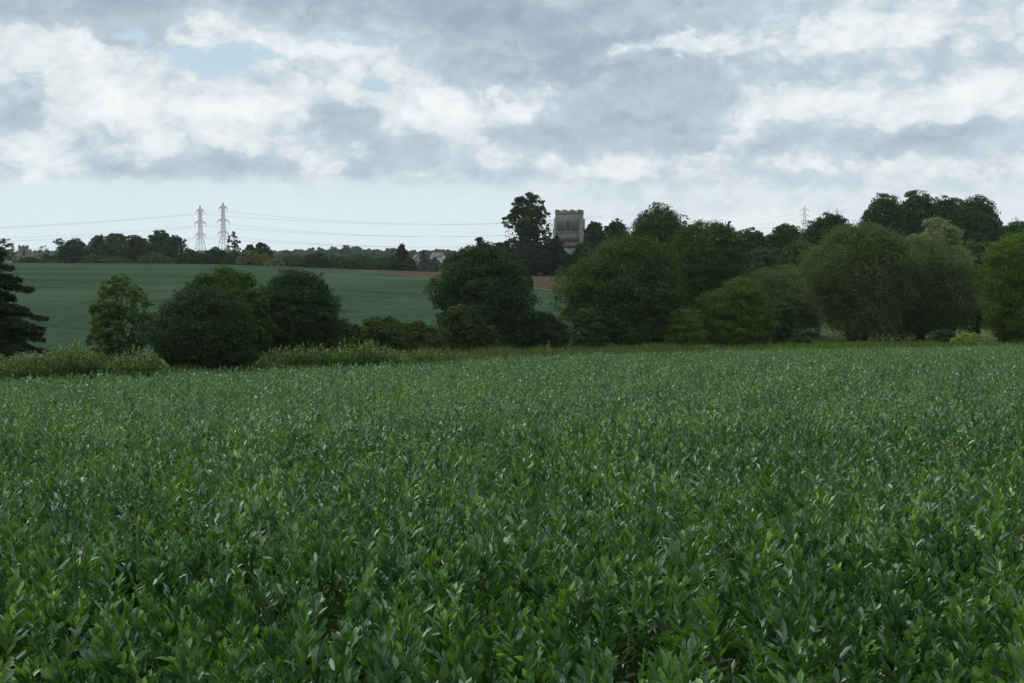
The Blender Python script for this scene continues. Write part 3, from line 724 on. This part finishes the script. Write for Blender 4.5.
tree('sapling', 'yellowish sapling with thin leaves before the left foot of the big green domed tree', 'sapling', 567, 596, 325, 125.5, 'ovoid', 'weed', 2600, .16, 14, cb=.08, airy=.6, group=None)
tree('sapling', 'pale sapling at the left foot of the light green small tree', 'sapling', 663, 680, 338, 125.5, 'ovoid', 'weed', 1300, .16, 10, cb=.0, airy=.6, group=None)
tree('elder_bush', 'bush with whitish flowers beside the bright meadow at the far right', 'bush', 978, 998, 335, 124.5, 'bush', 'willow_pale', 1500, .14, 10, cb=0, airy=.6)

# small yellow flowering weed in the beans
def yellow_weed():
    p = at(947, 447, 14.2); g = H(p.x, 14.2); h = p.z - g + .07
    e = empty('flowering_weed', (p.x, 14.2, g), 'single yellow flowered weed among the bean plants on the right', 'weed')
    s = MB(); s.tube([(0, 0, 0), (.01, 0, h * .6), (0, 0, h)], [.006, .005, .003], 5)
    r = random.Random(8); fl = MB(); pts = []
    for k in range(9):
        a = r.uniform(0, 6.28); q = (math.cos(a) * r.uniform(.01, .05), math.sin(a) * .04, h - r.uniform(-.03, .10)); pts.append(q)
        s.tube([(0, 0, h - .14), q], [.003, .002], 4)
        for j in range(4):
            b_ = a + j * math.pi / 2; c_ = Vector(q); u_ = Vector((math.cos(b_), math.sin(b_), .35)); v_ = Vector((-math.sin(b_), math.cos(b_), 0))
            n0 = len(fl.v); fl.v += [tuple(c_), tuple(c_ + u_ * .009 + v_ * .006), tuple(c_ + u_ * .016), tuple(c_ + u_ * .009 - v_ * .006)]; fl.q.append((n0, n0+1, n0+2, n0+3))
    s.build('stem', M['weed'], e); fl.build('blossom', plain_mat('yellow_petal', (.75, .55, .03), (.6, .45, .03)), e)
yellow_weed()

# ------------------------------------------------------------------ church
def stone_mat(name, a, b_, cscale=2.2):
    m, n, b, _ = new_mat(name)
    tc = n.n.new('ShaderNodeTexCoord').outputs['Object']
    br_ = n.n.new('ShaderNodeTexVoronoi'); n.put(br_.inputs['Vector'], tc); br_.inputs['Scale'].default_value = 5.5
    c1 = n.mix(n.sstep(n.noise(tc, cscale, 6, .65), .3, .7), a, b_)
    c1 = n.mix(.35, c1, n.mix(1, c1, br_.outputs['Color'], 'MULTIPLY'))
    st = n.noise(n.vec('MULTIPLY', tc, (1, 1, .15)), 1.3, 4, .6)
    c1 = n.mix(n.math('MULTIPLY', n.sstep(st, .5, .75), .5), c1, [v * .5 for v in a])
    n.put(b.inputs['Base Color'], c1); b.inputs['Roughness'].default_value = .9
    bp = m.node_tree.nodes.new('ShaderNodeBump'); bp.inputs['Strength'].default_value = .6; bp.inputs['Distance'].default_value = .05
    n.put(bp.inputs['Height'], br_.outputs['Distance']); n.l.new(bp.outputs[0], b.inputs['Normal'])
    return m
M['flint'] = stone_mat('flint_rubble', (.23, .225, .19), (.125, .125, .108))
M['ashlar'] = stone_mat('dressed_stone', (.28, .265, .225), (.20, .19, .165))
M['brick'] = stone_mat('old_brick', (.17, .13, .115), (.12, .10, .092))
M['slate'] = plain_mat('slate_roof', (.12, .135, .15), (.085, .095, .11), scale=1.5, stretch=(1, 1, 3))
M['dark'] = plain_mat('louvre_wood', (.03, .028, .025))
def arch(w, h, n=8):
    """pointed arch outline (x,z) from lower left round to lower right"""
    s = h - w * .9; pts = [(-w/2, 0), (-w/2, s)]
    for i in range(1, n): 
        t = i / n; a = math.pi - t * math.acos(.0 + .5) 
        pts.append((w/2 + w * math.cos(a), s + w * math.sin(a)))
    pts.append((0, s + w * math.sin(math.pi * 2/3)))
    return pts + [(-x, z) for x, z in reversed(pts[:-1])]
def battlement(mb, cx, cy, W, z, wall, hp, hm, nm):
    # parapet wall, then merlons standing on it
    for sx, sy in ((0, -1), (0, 1)):
        mb.box((cx, cy + sy * (W/2 - wall/2), z + hp/2), (W, wall, hp))
    for sx in (-1, 1):
        mb.box((cx + sx * (W/2 - wall/2), cy, z + hp/2), (wall, W - 2*wall, hp))
def merlons(par, W, z, wall, hm, nm, mat):
    step = W / (nm * 2 - 1)
    for side in range(4):
        for i in range(nm):
            if side % 2 and i in (0, nm - 1): continue
            c = -W/2 + step * (2*i + .5); d = W/2 - wall/2
            p = {0: (c, -d), 2: (c, d), 1: (d, c), 3: (-d, c)}[side]
            sz = (step, wall) if side % 2 == 0 else (wall, step)
            mb = MB(); mb.box((p[0], p[1], z + hm/2), (sz[0], sz[1], hm)); mb.box((p[0], p[1], z + hm + .06), (sz[0] + .12, sz[1] + .12, .12))
            mb.build('merlon', mat, par)
def church():
    Y = 352; k = Y / F
    x0 = at(569.5, 209, Y).x; gz = H(x0, Y); top = at(569, 209.5, Y).z
    e = empty('church', (x0, Y, gz), 'grey stone church tower with battlements and a belfry window rising above the trees', 'church', rz=R(-9))
    Ht = top - gz; W = 6.3
    zr = lambda row: at(569, row, Y).z - gz
    zs, zp, zb1, zb0 = zr(232.5), zr(213.5), zr(242.5), zr(248.5)
    tw = MB()
    tw.box((0, 0, (zs + zp)/2), (W, W, zp - zs)); tw.build('upper_wall', M['flint'], e)
    mb = MB(); mb.box((0, 0, (zb1 + zs)/2 ), (W + .35, W + .35, zs - zb1)); mb.build('middle_wall', M['flint'], e)
    mb = MB(); mb.box((0, 0, (zb0 + zb1)/2), (W + .40, W + .40, zb1 - zb0)); mb.build('brick_band', M['brick'], e)
    mb = MB(); mb.box((0, 0, zb0/2 - .5), (W + .5, W + .5, zb0 + 1)); mb.build('lower_wall', M['flint'], e)
    for z, s in ((zs, .55), (zp, .30)):
        mb = MB(); mb.box((0, 0, z), (W + s, W + s, .28)); mb.box((0, 0, z + .17), (W + s - .2, W + s - .2, .08)); mb.build('string_course', M['ashlar'], e)
    mb = MB(); battlement(mb, 0, 0, W + .1, zp + .14, .4, Ht - zp - .14 - .75, 0, 4); pz = Ht - .75
    mb.build('parapet', M['flint'], e); merlons(e, W + .1, pz, .4, .5, 4, M['ashlar'])
    # roof of the tower
    mb = MB(); mb.box((0, 0, zp + .3), (W - .75, W - .75, .2)); mb.build('roof', M['slate'], e)
    # buttresses, stepped, at the corners
    for sx, sy in ((-1, -1), (1, -1), (-1, 1), (1, 1)):
        mb = MB()
        for (zt, out_, wd) in ((zs + (zp - zs)*.72, .25, .6), (zs + .5, .5, .7), (zb1, .8, .8), (zb0 * .6, 1.5, 1.0)):
            c = Vector((sx, sy, 0)).normalized(); q = W/2 + .02
            p_ = Vector((sx * q, sy * q, 0)) + c * (out_ / 2 - .35)
            n0 = len(mb.v); mb.box((0, 0, zt/2), (out_ + .7, wd, zt), (1, 1)); mb.box((-.15, 0, zt + .18), (out_ + .4, wd, .36), (.45, 1))
            an = math.atan2(sy, sx); ca, sa = math.cos(an), math.sin(an)
            for i_ in range(n0, len(mb.v)):
                X_, Y_, Z_ = mb.v[i_]; mb.v[i_] = (p_.x + X_*ca - Y_*sa, p_.y + X_*sa + Y_*ca, Z_)
        mb.build('buttress', M['flint'], e)
    # belfry windows: frame ring, tracery, louvres on each face
    zw, hw, ww = zr(230), zr(219.6) - zr(230), 1.35
    for f in range(4):
        fr = bpy.data.objects.new('window', None)
        ol = arch(ww, hw); il = arch(ww - .44, hw - .26)
        v = []; q = []
        for x, z in ol: v.append((x, -.10, z))
        for x, z in il: v.append((x, -.10, z + .02))
        for x, z in ol: v.append((x, .02, z))
        for x, z in il: v.append((x, .30, z + .02))
        m_ = len(ol)
        for i_ in range(m_ - 1):
            q += [(i_, i_+1, m_+i_+1, m_+i_), (i_, 2*m_+i_, 2*m_+i_+1, i_+1), (m_+i_, m_+i_+1, 3*m_+i_+1, 3*m_+i_)]
        mb = MB(); mb.v = v; mb.q = q; mb.box((0, -.12, -.08), (ww + .3, .35, .16))
        fo = mb.build('window', M['ashlar'], e)
        an = f * math.pi / 2
        fo.location = (math.sin(an) * W/2 * 1.0, -math.cos(an) * W/2, zw); fo.rotation_euler.z = an
        lv = MB()
        n0 = len(lv.v); base = [(x, -.012, z + .02) for x, z in il]; lv.v += base
        for i_ in range(1, m_ - 1): lv.t.append((0, i_, i_ + 1))
        for z in np.arange(.3, hw - .7, .28): lv.box((0, -.04, z), (ww - .46, .06, .07))
        lv.build('louvre', M['dark'], fo)
        tr_ = MB(); tr_.box((0, -.07, (hw - .9)/2), (.16, .12, hw - .9))
        for s in (-1, 1): tr_.tube([(0, -.07, hw - 1.0), (s * .22, -.07, hw - .72), (s * .40, -.07, hw - .5)], .07, 6)
        tr_.build('tracery', M['ashlar'], fo)
    # stair light and nave towards the east (right, hidden by trees) with a low slate roof in front
    nv = MB(); nh = zb0 - 2.4; nv.box((0, -W/2 - 5.2, nh/2 - .2), (5.4, 9.4, nh + .4)); nv.build('vestry_wall', M['flint'], e)
    rf_ = MB(); rf_.prism([(-3.0, nh), (0, zb0 - .12), (3.0, nh)], -W/2 - 10.1, -W/2 - .28); rf_.build('vestry_roof', M['slate'], e)
    nv = MB(); nv.box((W/2 + 7.3, 0, 3.2), (14, 7, 6.4)); nv.build('nave_wall', M['flint'], e)
    rf_ = MB(); n0 = len(rf_.v)
    rf_.v += [(W/2+.35, -3.8, 6.42), (W/2+.35, 3.8, 6.42), (W/2+.35, 0, 9.2), (W/2+14.5, -3.8, 6.42), (W/2+14.5, 3.8, 6.42), (W/2+14.5, 0, 9.2)]
    rf_.q += [(0, 3, 5, 2), (1, 2, 5, 4), (0, 1, 4, 3)]; rf_.t += [(0, 2, 1), (3, 4, 5)]; rf_.build('nave_roof', M['slate'], e)
    fp = MB(); fp.tube([(0, 0, zp), (0, 0, Ht + .3)], .05, 6)
church()
def small_tower():
    Y = 640; x0 = at(23.3, 245, Y).x; gz = H(x0, Y); k = Y / F
    e = empty('church_tower', (x0, Y, gz), 'small distant brown brick tower on the left skyline', 'tower', rz=R(24))
    top = at(23, 245.3, Y).z - gz; W = 4.1
    mb = MB(); mb.box((0, 0, (top - 1.4)/2), (W, W, top - 1.4)); mb.build('wall', M['brick'], e)
    mb = MB(); mb.box((0, 0, top - 1.3), (W + .3, W + .3, .25)); mb.build('string_course', M['ashlar'], e)
    mb = MB(); battlement(mb, 0, 0, W + .1, top - 1.17, .35, .6, 0, 3); mb.build('parapet', M['brick'], e)
    merlons(e, W + .1, top - .57, .35, .45, 3, M['brick'])
    for f in range(4):
        an = f * math.pi/2
        mb = MB(); mb.prism(arch(1.3, 2.6), -.03, .10); o = mb.build('window', M['dark'], e)
        o.location = (math.sin(an) * W/2, -math.cos(an) * W/2, top - 4.8); o.rotation_euler.z = an
small_tower()

# ------------------------------------------------------------------ far houses
M['render_white'] = plain_mat('white_render', (.42, .41, .39), (.34, .33, .31))
M['terracotta'] = plain_mat('clay_tiles', (.17, .12, .10), (.13, .10, .09), scale=3)
def house(px, row, Y, W, D, eave, rise, rz, label, wall='render_white'):
    p = at(px, row, Y); g = H(p.x, Y); hh = p.z - g
    e = empty('house', (p.x, Y, g), label, 'house', 'houses on the far skyline', rz)
    he = hh - rise
    mb = MB(); mb.box((0, 0, he/2), (W, D, he)); mb.prism([(-W/2, he), (0, hh - .15), (W/2, he)], -D/2, D/2); mb.build('wall', M[wall], e)
    r = MB()
    for s in (-1, 1):
        n0 = len(r.v)
        for y in (-D/2 - .3, D/2 + .3):
            r.v += [(0, y, hh), (s * (W/2 + .4), y, he - .2), (s * (W/2 + .4), y, he - .05), (0, y, hh + .2)]
        r.q += [(n0, n0+1, n0+5, n0+4), (n0+3, n0+7, n0+6, n0+2), (n0, n0+3, n0+2, n0+1), (n0+4, n0+5, n0+6, n0+7), (n0+1, n0+2, n0+6, n0+5)]
    ro = r.build('roof', M['terracotta'], e)
    c = MB(); c.box((0, D * .3, hh + .5), (.9, .7, 1.8)); c.build('chimney', M['brick'], ro)
    for z in (he * .75, he * .4):
        for x in (-W * .25, W * .25):
            w_ = MB(); w_.box((x, -D/2 - .02, z), (1.1, .08, 1.2)); w_.build('window', M['dark'], e)
house(438, 253, 800, 4.6, 7, 5, 2.2, R(62), 'white walled house with clay tiled roof on the skyline left of the large dark tree')
house(417.5, 254.5, 700, 4.5, 6, 5, 2.2, R(15), 'small pale brown gabled house between the pointed conifer and the white house', 'ashlar')

# ------------------------------------------------------------------ pylons and cables
M['steel'] = plain_mat('galvanised_steel', (.10, .11, .12), (.07, .075, .08), rough=.6, metal=0)
M['wire'] = plain_mat('weathered_conductor', (.22, .23, .24), (.18, .19, .20), rough=.6)
PYL = 'electricity pylons on the horizon'
def pylon(px, top, arms, legrow, legw, Y, rz, label, thick):
    """arms: [(row, half width px)] top to bottom"""
    c = at(px, top, Y); g = H(c.x, Y); e = empty('pylon', (c.x, Y, g), label, 'pylon', PYL, rz)
    k = Y / F; Ht = c.z - g
    zz_ = [at(px, r_, Y).z - g for r_, _ in arms]
    fz = math.cos(rz)
    prof = [(0, legw * k / 2), (zz_[2] * .62, legw * k * .36), (zz_[2] - 2, 1.45), (zz_[0] + 1, .9), (Ht, .06)]
    def hwid(z): return float(np.interp(z, [a for a, _ in prof], [b_ for _, b_ in prof]))
    mb = MB(); t = thick
    lv = [0, Ht*.13, Ht*.25, Ht*.36, Ht*.46] 
    z = Ht*.46
    while z < zz_[0]: z += max(2.2, hwid(z) * 2.2); lv.append(min(z, zz_[0] + 1))
    lv = sorted(set(lv)) + [Ht]
    cs = [(-1, -1), (1, -1), (1, 1), (-1, 1)]
    def P(i, z): w_ = hwid(z); return (cs[i][0] * w_, cs[i][1] * w_, z)
    for a, b_ in zip(lv, lv[1:]):
        for i in range(4):
            j = (i + 1) % 4
            mb.tube([P(i, a), P(i, b_)], t, 4)
            if b_ < Ht:
                mb.tube([P(i, a), P(j, b_)], t * .38, 4); mb.tube([P(j, a), P(i, b_)], t * .38, 4); mb.tube([P(i, b_), P(j, b_)], t * .45, 4)
    mb.build('lattice_tower', M['steel'], e)
    ends = []
    for (r_, hw_), z in zip(arms, zz_):
        L = hw_ * k / fz; w_ = hwid(z)
        for s in (-1, 1):
            m2 = MB()
            for sy in (-1, 1):
                m2.tube([(s * w_, sy * w_, z), (s * L, 0, z)], t * .8, 4); m2.tube([(s * w_, sy * w_, z + 1.9), (s * L, 0, z)], t * .7, 4)
            for q in (.35, .7):
                X_ = w_ + (L - w_) * q; ww_ = w_ * (1 - q)
                for sy in (-1, 1): m2.tube([(s * X_, sy * ww_, z), (s * X_, sy * ww_, z + 1.9 * (1 - q))], t * .5, 4)
                m2.tube([(s * X_, -ww_, z), (s * X_, ww_, z)], t * .5, 4)
            arm = m2.build('cross_arm', M['steel'], e)
            m3 = MB(); m3.tube([(s * L, 0, z), (s * L, 0, z - 2.6)], t * .7, 5)
            for q in range(6): m3.tube([(s * L, 0, z - .3 - q * .38), (s * L, 0, z - .42 - q * .38)], t * 1.7, 6)
            m3.build('insulator', M['dark'], arm)
            ends.append(Vector((c.x + s * L * math.cos(rz), Y + s * L * math.sin(rz), g + z - 2.6)))
    ends.append(Vector((c.x, Y, g + Ht)))
    return ends
pa = pylon(200, 205.3, [(211, 3.2), (223, 5.0), (235, 4.2)], 255, 10, 1230, R(40), 'left of the two large lattice pylons on the left skyline', .18)
pb = pylon(223, 202.6, [(208, 3.6), (221, 5.0), (233, 4.4)], 255, 10.5, 1180, R(40), 'right and slightly taller of the two large lattice pylons on the left skyline', .18)
pylon(804.7, 205.8, [(210, 4.5), (215.6, 4.8), (221, 4.4)], 250, 8, 1700, R(10), 'distant pylon above the dark trees right of centre, leftmost of the three small ones', .11)
pylon(837, 208, [(212, 4.5), (217, 4.8), (222, 4.4)], 250, 8, 1850, R(10), 'distant pylon whose top just shows over the flat domed dark tree', .12)
pylon(1016, 215, [(219, 4.8), (224, 5.0), (229, 4.4)], 250, 8, 2000, R(10), 'distant pylon at the far right edge above the lower trees', .12)
M_w = M['wire']
def cable(a, b_, sag, r_, label):
    pts = [a.lerp(b_, t / 24) - Vector((0, 0, 4 * sag * (t/24) * (1 - t/24))) for t in range(25)]
    o = a.copy(); mb = MB(); mb.tube([p_ - o for p_ in pts], r_, 4)
    tag(mb.build('power_cable', M_w, None, o), label, 'cable', 'power cables strung between the pylons')
def far_ends(px, Y, rows, half):
    res = []
    for r_ in rows:
        for s in (-1, 1): res.append(at(px + s * half, r_, Y))
    return res
rightA = far_ends(660, 1560, (212, 224, 233), 3.5); rightB = far_ends(640, 1520, (211, 223, 232), 3.5)
leftA = far_ends(-260, 1000, (236, 246, 258), 6); leftB = far_ends(-220, 960, (235, 249, 262), 6)
nm = {0: 'top', 1: 'top', 2: 'middle', 3: 'middle', 4: 'bottom', 5: 'bottom'}
for i in range(6):
    cable(pa[i], rightA[i], 11.5, .04, '%s power cable running right from the left large pylon, %s side' % (nm[i], 'near' if i % 2 else 'far'))
    cable(pb[i], rightB[i], 12.5, .04, '%s power cable running right from the right large pylon, %s side' % (nm[i], 'near' if i % 2 else 'far'))
    cable(pa[i], leftA[i], 3, .036, '%s power cable running left from the left large pylon, %s side' % (nm[i], 'near' if i % 2 else 'far'))
    cable(pb[i], leftB[i], 4, .036, '%s power cable running left from the right large pylon, %s side' % (nm[i], 'near' if i % 2 else 'far'))
for i, (s_, r1, r2_) in enumerate([('upper', 212, 221), ('middle', 217, 226), ('lower', 222, 231)]):
    cable(at(805, r1, 1700), at(660, r2_ - 6, 1700), 9, .05, '%s faint cable left of the small pylons right of centre' % s_)

# ------------------------------------------------------------------ sky
w = bpy.data.worlds.new('World'); bpy.context.scene.world = w; w.use_nodes = True
n = NT(w.node_tree); bg = w.node_tree.nodes['Background']
SUN_EL, SUN_AZ = R(52), R(-55)         # azimuth measured from +Y towards +X
sky = n.n.new('ShaderNodeTexSky'); sky.sky_type = 'NISHITA'; sky.sun_disc = False
sky.sun_elevation = SUN_EL; sky.sun_rotation = SUN_AZ; sky.air_density = 1.0; sky.dust_density = 2.5; sky.ozone_density = 1
d = n.n.new('ShaderNodeTexCoord').outputs['Generated']
sp = n.n.new('ShaderNodeSeparateXYZ'); n.put(sp.inputs[0], d)
az = n.math('ARCTAN2', sp.outputs[0], sp.outputs[1]); el = n.math('ARCSINE', sp.outputs[2])
cb = n.n.new('ShaderNodeCombineXYZ'); n.put(cb.inputs[0], az); n.put(cb.inputs[1], el)
ae = cb.outputs[0]
# horizon-flattened cloud space: clouds shrink towards the horizon
flat = n.vec('MULTIPLY', d, (1, 1, 1.55))
def blobs(items, warp):
    s = None
    for px, row, rx, ry, amp in items:
        a0 = math.atan((px - 512) / F); e0 = math.atan((256 - row) / F)
        q = n.vec('MULTIPLY', n.vec('SUBTRACT', warp, (a0, e0, 0)), (F / rx, F / ry, 0))
        v = n.math('MULTIPLY', n.math('EXPONENT', n.math('MULTIPLY', n.vec('DOT_PRODUCT', q, q, 1), -1)), amp)
        s = v if s is None else n.math('ADD', s, v)
    return s
wn = n.noise(flat, 9, 5, .55, out=1, w=1.3)
wn2 = n.noise(flat, 30, 6, .6, out=1, w=4.1)
off = n.vec('ADD', n.vec('MULTIPLY', n.vec('SUBTRACT', wn, (.5, .5, .5)), (.13, .060, 0)), n.vec('MULTIPLY', n.vec('SUBTRACT', wn2, (.5, .5, .5)), (.040, .026, 0)))
warp = n.vec('ADD', ae, off)
dark = blobs([
 (95, 20, 120, 42, 1.0), (260, -5, 130, 22, .75), (420, 10, 120, 30, .6), (570, 22, 190, 48, 1.05), (560, 70, 70, 24, .5), (650, 108, 120, 38, .78), (560, 135, 90, 20, .4),
 (5, 118, 50, 30, .65), (200, 168, 170, 17, .75), (130, 125, 60, 22, .35), (350, 122, 42, 36, .70), (430, 145, 34, 14, .45), (930, 66, 140, 20, .42), (965, 140, 110, 20, .85),
 (800, 142, 110, 16, .4), (760, 80, 90, 30, .15), (900, 8, 160, 18, .35), (700, 180, 180, 14, .28), (900, 190, 130, 14, .3), (500, 178, 60, 12, .3)], warp)
bright = blobs([
 (55, 95, 60, 36, .7), (90, 62, 60, 14, .5), (230, 105, 90, 28, .6), (320, 60, 60, 10, .7), (190, 40, 30, 14, .5), (250, 140, 80, 16, .45), (410, 105, 50, 26, .6), (470, 115, 40, 30, .45), (660, 52, 95, 13, 1.0),
 (590, 78, 60, 12, .8), (960, 112, 56, 18, .95), (620, 165, 40, 10, .4), (760, 45, 110, 14, .4), (780, 100, 70, 24, .5), (690, 150, 40, 8, .5), (520, 90, 30, 24, .4), (310, 160, 60, 10, .4), (840, 100, 70, 14, .35), (900, 45, 70, 9, .35)], warp)
hole = blobs([(245, 60, 62, 14, 1.3), (122, 42, 26, 10, .9), (395, 88, 26, 10, .8), (350, 45, 40, 6, .6), (960, 3, 60, 8, .7), (830, 2, 60, 8, .6)], warp)
nA = n.noise(flat, 13, 9, .56, .3, w=2.0)
nB = n.noise(flat, 34, 8, .64, .2, w=7.0)
up = n.vec('ADD', flat, (-.004, 0, .020))
nA2 = n.noise(up, 13, 9, .56, .3, w=2.0)
nB2 = n.noise(up, 34, 8, .64, .2, w=7.0)
nC = n.noise(flat, 75, 6, .62, .2, w=3.0); nC2 = n.noise(n.vec('ADD', flat, (-.002, 0, .008)), 75, 6, .62, .2, w=3.0)
def puff(v, sc, dt=4):
    t = n.n.new('ShaderNodeTexVoronoi'); t.feature = 'SMOOTH_F1'; n.put(t.inputs['Vector'], v)
    t.inputs['Scale'].default_value = sc; t.inputs['Detail'].default_value = dt; t.inputs['Roughness'].default_value = .55; t.inputs['Smoothness'].default_value = .6; t.normalize = True
    return t.outputs['Distance']
wflat = n.vec('ADD', flat, n.vec('MULTIPLY', n.vec('SUBTRACT', wn2, (.5, .5, .5)), (.035, .035, .035)))
pA = puff(wflat, 22); pA2 = puff(n.vec('ADD', wflat, (-.003, 0, .012)), 22)
relief = n.math('ADD', n.math('MULTIPLY', n.math('SUBTRACT', pA2, pA), 1.6), n.math('ADD', n.math('ADD', n.math('MULTIPLY', n.math('SUBTRACT', nA, nA2), 1.3), n.math('MULTIPLY', n.math('SUBTRACT', nB, nB2), 1.3)), n.math('MULTIPLY', n.math('SUBTRACT', nC, nC2), .7)))
def ab(v, k): return n.math('MULTIPLY', n.math('ABSOLUTE', n.math('SUBTRACT', v, .5)), k)
vA = n.noise(wflat, 15, 2, .5, w=11.0); vB = n.noise(wflat, 36, 2, .5, w=12.0); vC = n.noise(wflat, 85, 3, .5, w=13.0)
bil = n.math('ADD', ab(vA, 2.4), n.math('ADD', ab(vB, 1.5), ab(vC, .7)))          # 0 in the creases, about .5 on the puffs
lf = n.math('MULTIPLY_ADD', nA, 1.0, -.5)
hf = n.math('ADD', n.math('MULTIPLY_ADD', bil, -.80, .38), n.math('MULTIPLY_ADD', nC, .16, -.08))
edge = n.math('ADD', n.math('SUBTRACT', dark, n.math('MULTIPLY', bright, .75)), n.math('ADD', n.math('MULTIPLY', lf, .70), hf))
lid = n.sstep(edge, .10, .62)
white_t = n.math('ADD', n.math('SUBTRACT', .50, n.math('MULTIPLY_ADD', relief, .42, n.math('MULTIPLY', bil, .50))), n.math('ADD', n.math('MULTIPLY', lf, .50), n.math('SUBTRACT', n.math('MULTIPLY', dark, .22), n.math('MULTIPLY', bright, .22))))
dark_t = n.math('ADD', n.math('SUBTRACT', .54, n.math('MULTIPLY_ADD', relief, .22, n.math('MULTIPLY', bil, .32))), n.math('ADD', n.math('MULTIPLY', lf, .35), n.math('MULTIPLY', dark, .36)))
tone = n.math('ADD', white_t, n.math('MULTIPLY', n.math('SUBTRACT', dark_t, white_t), lid), clamp=True)
cloud = n.ramp(tone, [(0, (.86, .88, .88)), (.2, (.77, .815, .83)), (.38, (.67, .73, .765)), (.6, (.495, .585, .655)), (.85, (.355, .44, .52)), (1, (.30, .385, .465))])
# clear air: Nishita blue, whitened near the horizon
clear = n.mix(.45, n.vec('MULTIPLY', sky.outputs[0], (.10, .10, .10)), (.48, .70, .85))
band = n.sstep(el, .055, .012)
veil = n.mix(n.sstep(el, .13, .02), clear, (.69, .785, .825))
# coverage
rightside = n.sstep(az, -.05, .12)
lim = n.math('MULTIPLY', n.sstep(n.math('ADD', el, n.math('MULTIPLY_ADD', nB, .03, -.015)), .058, .046), n.math('SUBTRACT', 1, n.math('MULTIPLY', rightside, .55)))
cov = n.math('SUBTRACT', n.math('ADD', 1.0, n.math('ADD', n.math('MULTIPLY_ADD', nB, 1.5, -.75), n.math('MULTIPLY_ADD', nC, .7, -.35))), hole)
cov = n.math('MULTIPLY', n.sstep(cov, .15, .75), n.math('SUBTRACT', 1, n.math('MULTIPLY', lim, .92)), clamp=True)
colr = n.mix(cov, veil, cloud)
colr = n.mix(n.sstep(el, .0, -.02), colr, (.10, .13, .11))
n.put(bg.inputs[0], n.vec('MULTIPLY', colr, (10.9, 10.9, 10.9)))
bg.inputs[1].default_value = .1
# rest of the dome: a simpler broken overcast, made brighter than the visible sky
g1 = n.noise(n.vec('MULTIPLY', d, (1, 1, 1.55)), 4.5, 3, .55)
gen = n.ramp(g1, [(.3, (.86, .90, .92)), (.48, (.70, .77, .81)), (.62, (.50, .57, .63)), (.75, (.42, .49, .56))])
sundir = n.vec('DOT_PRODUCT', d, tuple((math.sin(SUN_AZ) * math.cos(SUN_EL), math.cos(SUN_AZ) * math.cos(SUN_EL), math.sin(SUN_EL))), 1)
boost = n.math('ADD', n.math('MULTIPLY_ADD', n.sstep(el, .3, .9), .45, 1.0), n.math('MULTIPLY', n.sstep(sundir, .6, 1.0), 1.3))  # added brightness overhead and round the sun, out of view, to light the ground
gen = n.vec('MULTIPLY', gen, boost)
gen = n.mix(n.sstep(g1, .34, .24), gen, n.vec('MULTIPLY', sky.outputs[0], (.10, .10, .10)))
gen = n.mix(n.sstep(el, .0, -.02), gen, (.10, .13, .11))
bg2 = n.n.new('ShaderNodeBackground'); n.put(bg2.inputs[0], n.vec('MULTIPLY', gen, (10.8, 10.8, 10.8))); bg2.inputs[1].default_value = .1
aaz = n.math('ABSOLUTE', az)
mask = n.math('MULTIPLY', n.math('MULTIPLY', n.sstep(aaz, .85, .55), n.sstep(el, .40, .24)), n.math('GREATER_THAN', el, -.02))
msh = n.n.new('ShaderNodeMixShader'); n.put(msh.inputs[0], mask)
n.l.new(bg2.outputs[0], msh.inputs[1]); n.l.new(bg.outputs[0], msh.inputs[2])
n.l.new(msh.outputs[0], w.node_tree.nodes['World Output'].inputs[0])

sun = bpy.data.lights.new('sun', 'SUN'); sun.energy = 1.0; sun.angle = R(10); sun.color = (1, .96, .9)
so = bpy.data.objects.new('sun', sun); C.objects.link(so)
sd = Vector((math.sin(SUN_AZ) * math.cos(SUN_EL), math.cos(SUN_AZ) * math.cos(SUN_EL), math.sin(SUN_EL)))
so.rotation_euler = sd.to_track_quat('Z', 'Y').to_euler()

# ------------------------------------------------------------------ haze
hz = MB(); hz.box((0, 1250, 27), (5000, 3500, 90))
me_o = hz.build('haze', None); me_o.data.materials.clear()
hm = bpy.data.materials.new('air'); hm.use_nodes = True; nd = hm.node_tree
nd.nodes.remove(nd.nodes['Principled BSDF'])
pv = nd.nodes.new('ShaderNodeVolumePrincipled'); pv.inputs['Density'].default_value = .00006; pv.inputs['Color'].default_value = (.90, .95, 1, 1); pv.inputs['Anisotropy'].default_value = .2
nd.links.new(pv.outputs[0], nd.nodes['Material Output'].inputs['Volume'])
me_o.data.materials.append(hm); tag(me_o, 'thin bluish summer haze over the whole valley', 'haze', kind='stuff')

# ------------------------------------------------------------------ camera and output
cam = bpy.data.cameras.new('camera'); co = bpy.data.objects.new('camera', cam); C.objects.link(co)
cam.sensor_width = 36; cam.lens = 36 * F / 1024; cam.clip_start = .1; cam.clip_end = 20000
co.location = (0, 0, EYE); co.rotation_euler = (math.pi/2 - PITCH, 0, 0)
S = bpy.context.scene; S.camera = co
S.view_settings.view_transform = 'Standard'; S.view_settings.look = 'None'; S.view_settings.exposure = 0; S.view_settings.gamma = 1
S.cycles.max_bounces = 5; S.cycles.diffuse_bounces = 2; S.cycles.transmission_bounces = 2; S.cycles.volume_bounces = 1; S.cycles.caustics_reflective = False; S.cycles.caustics_refractive = False
S.cycles.use_denoising = True
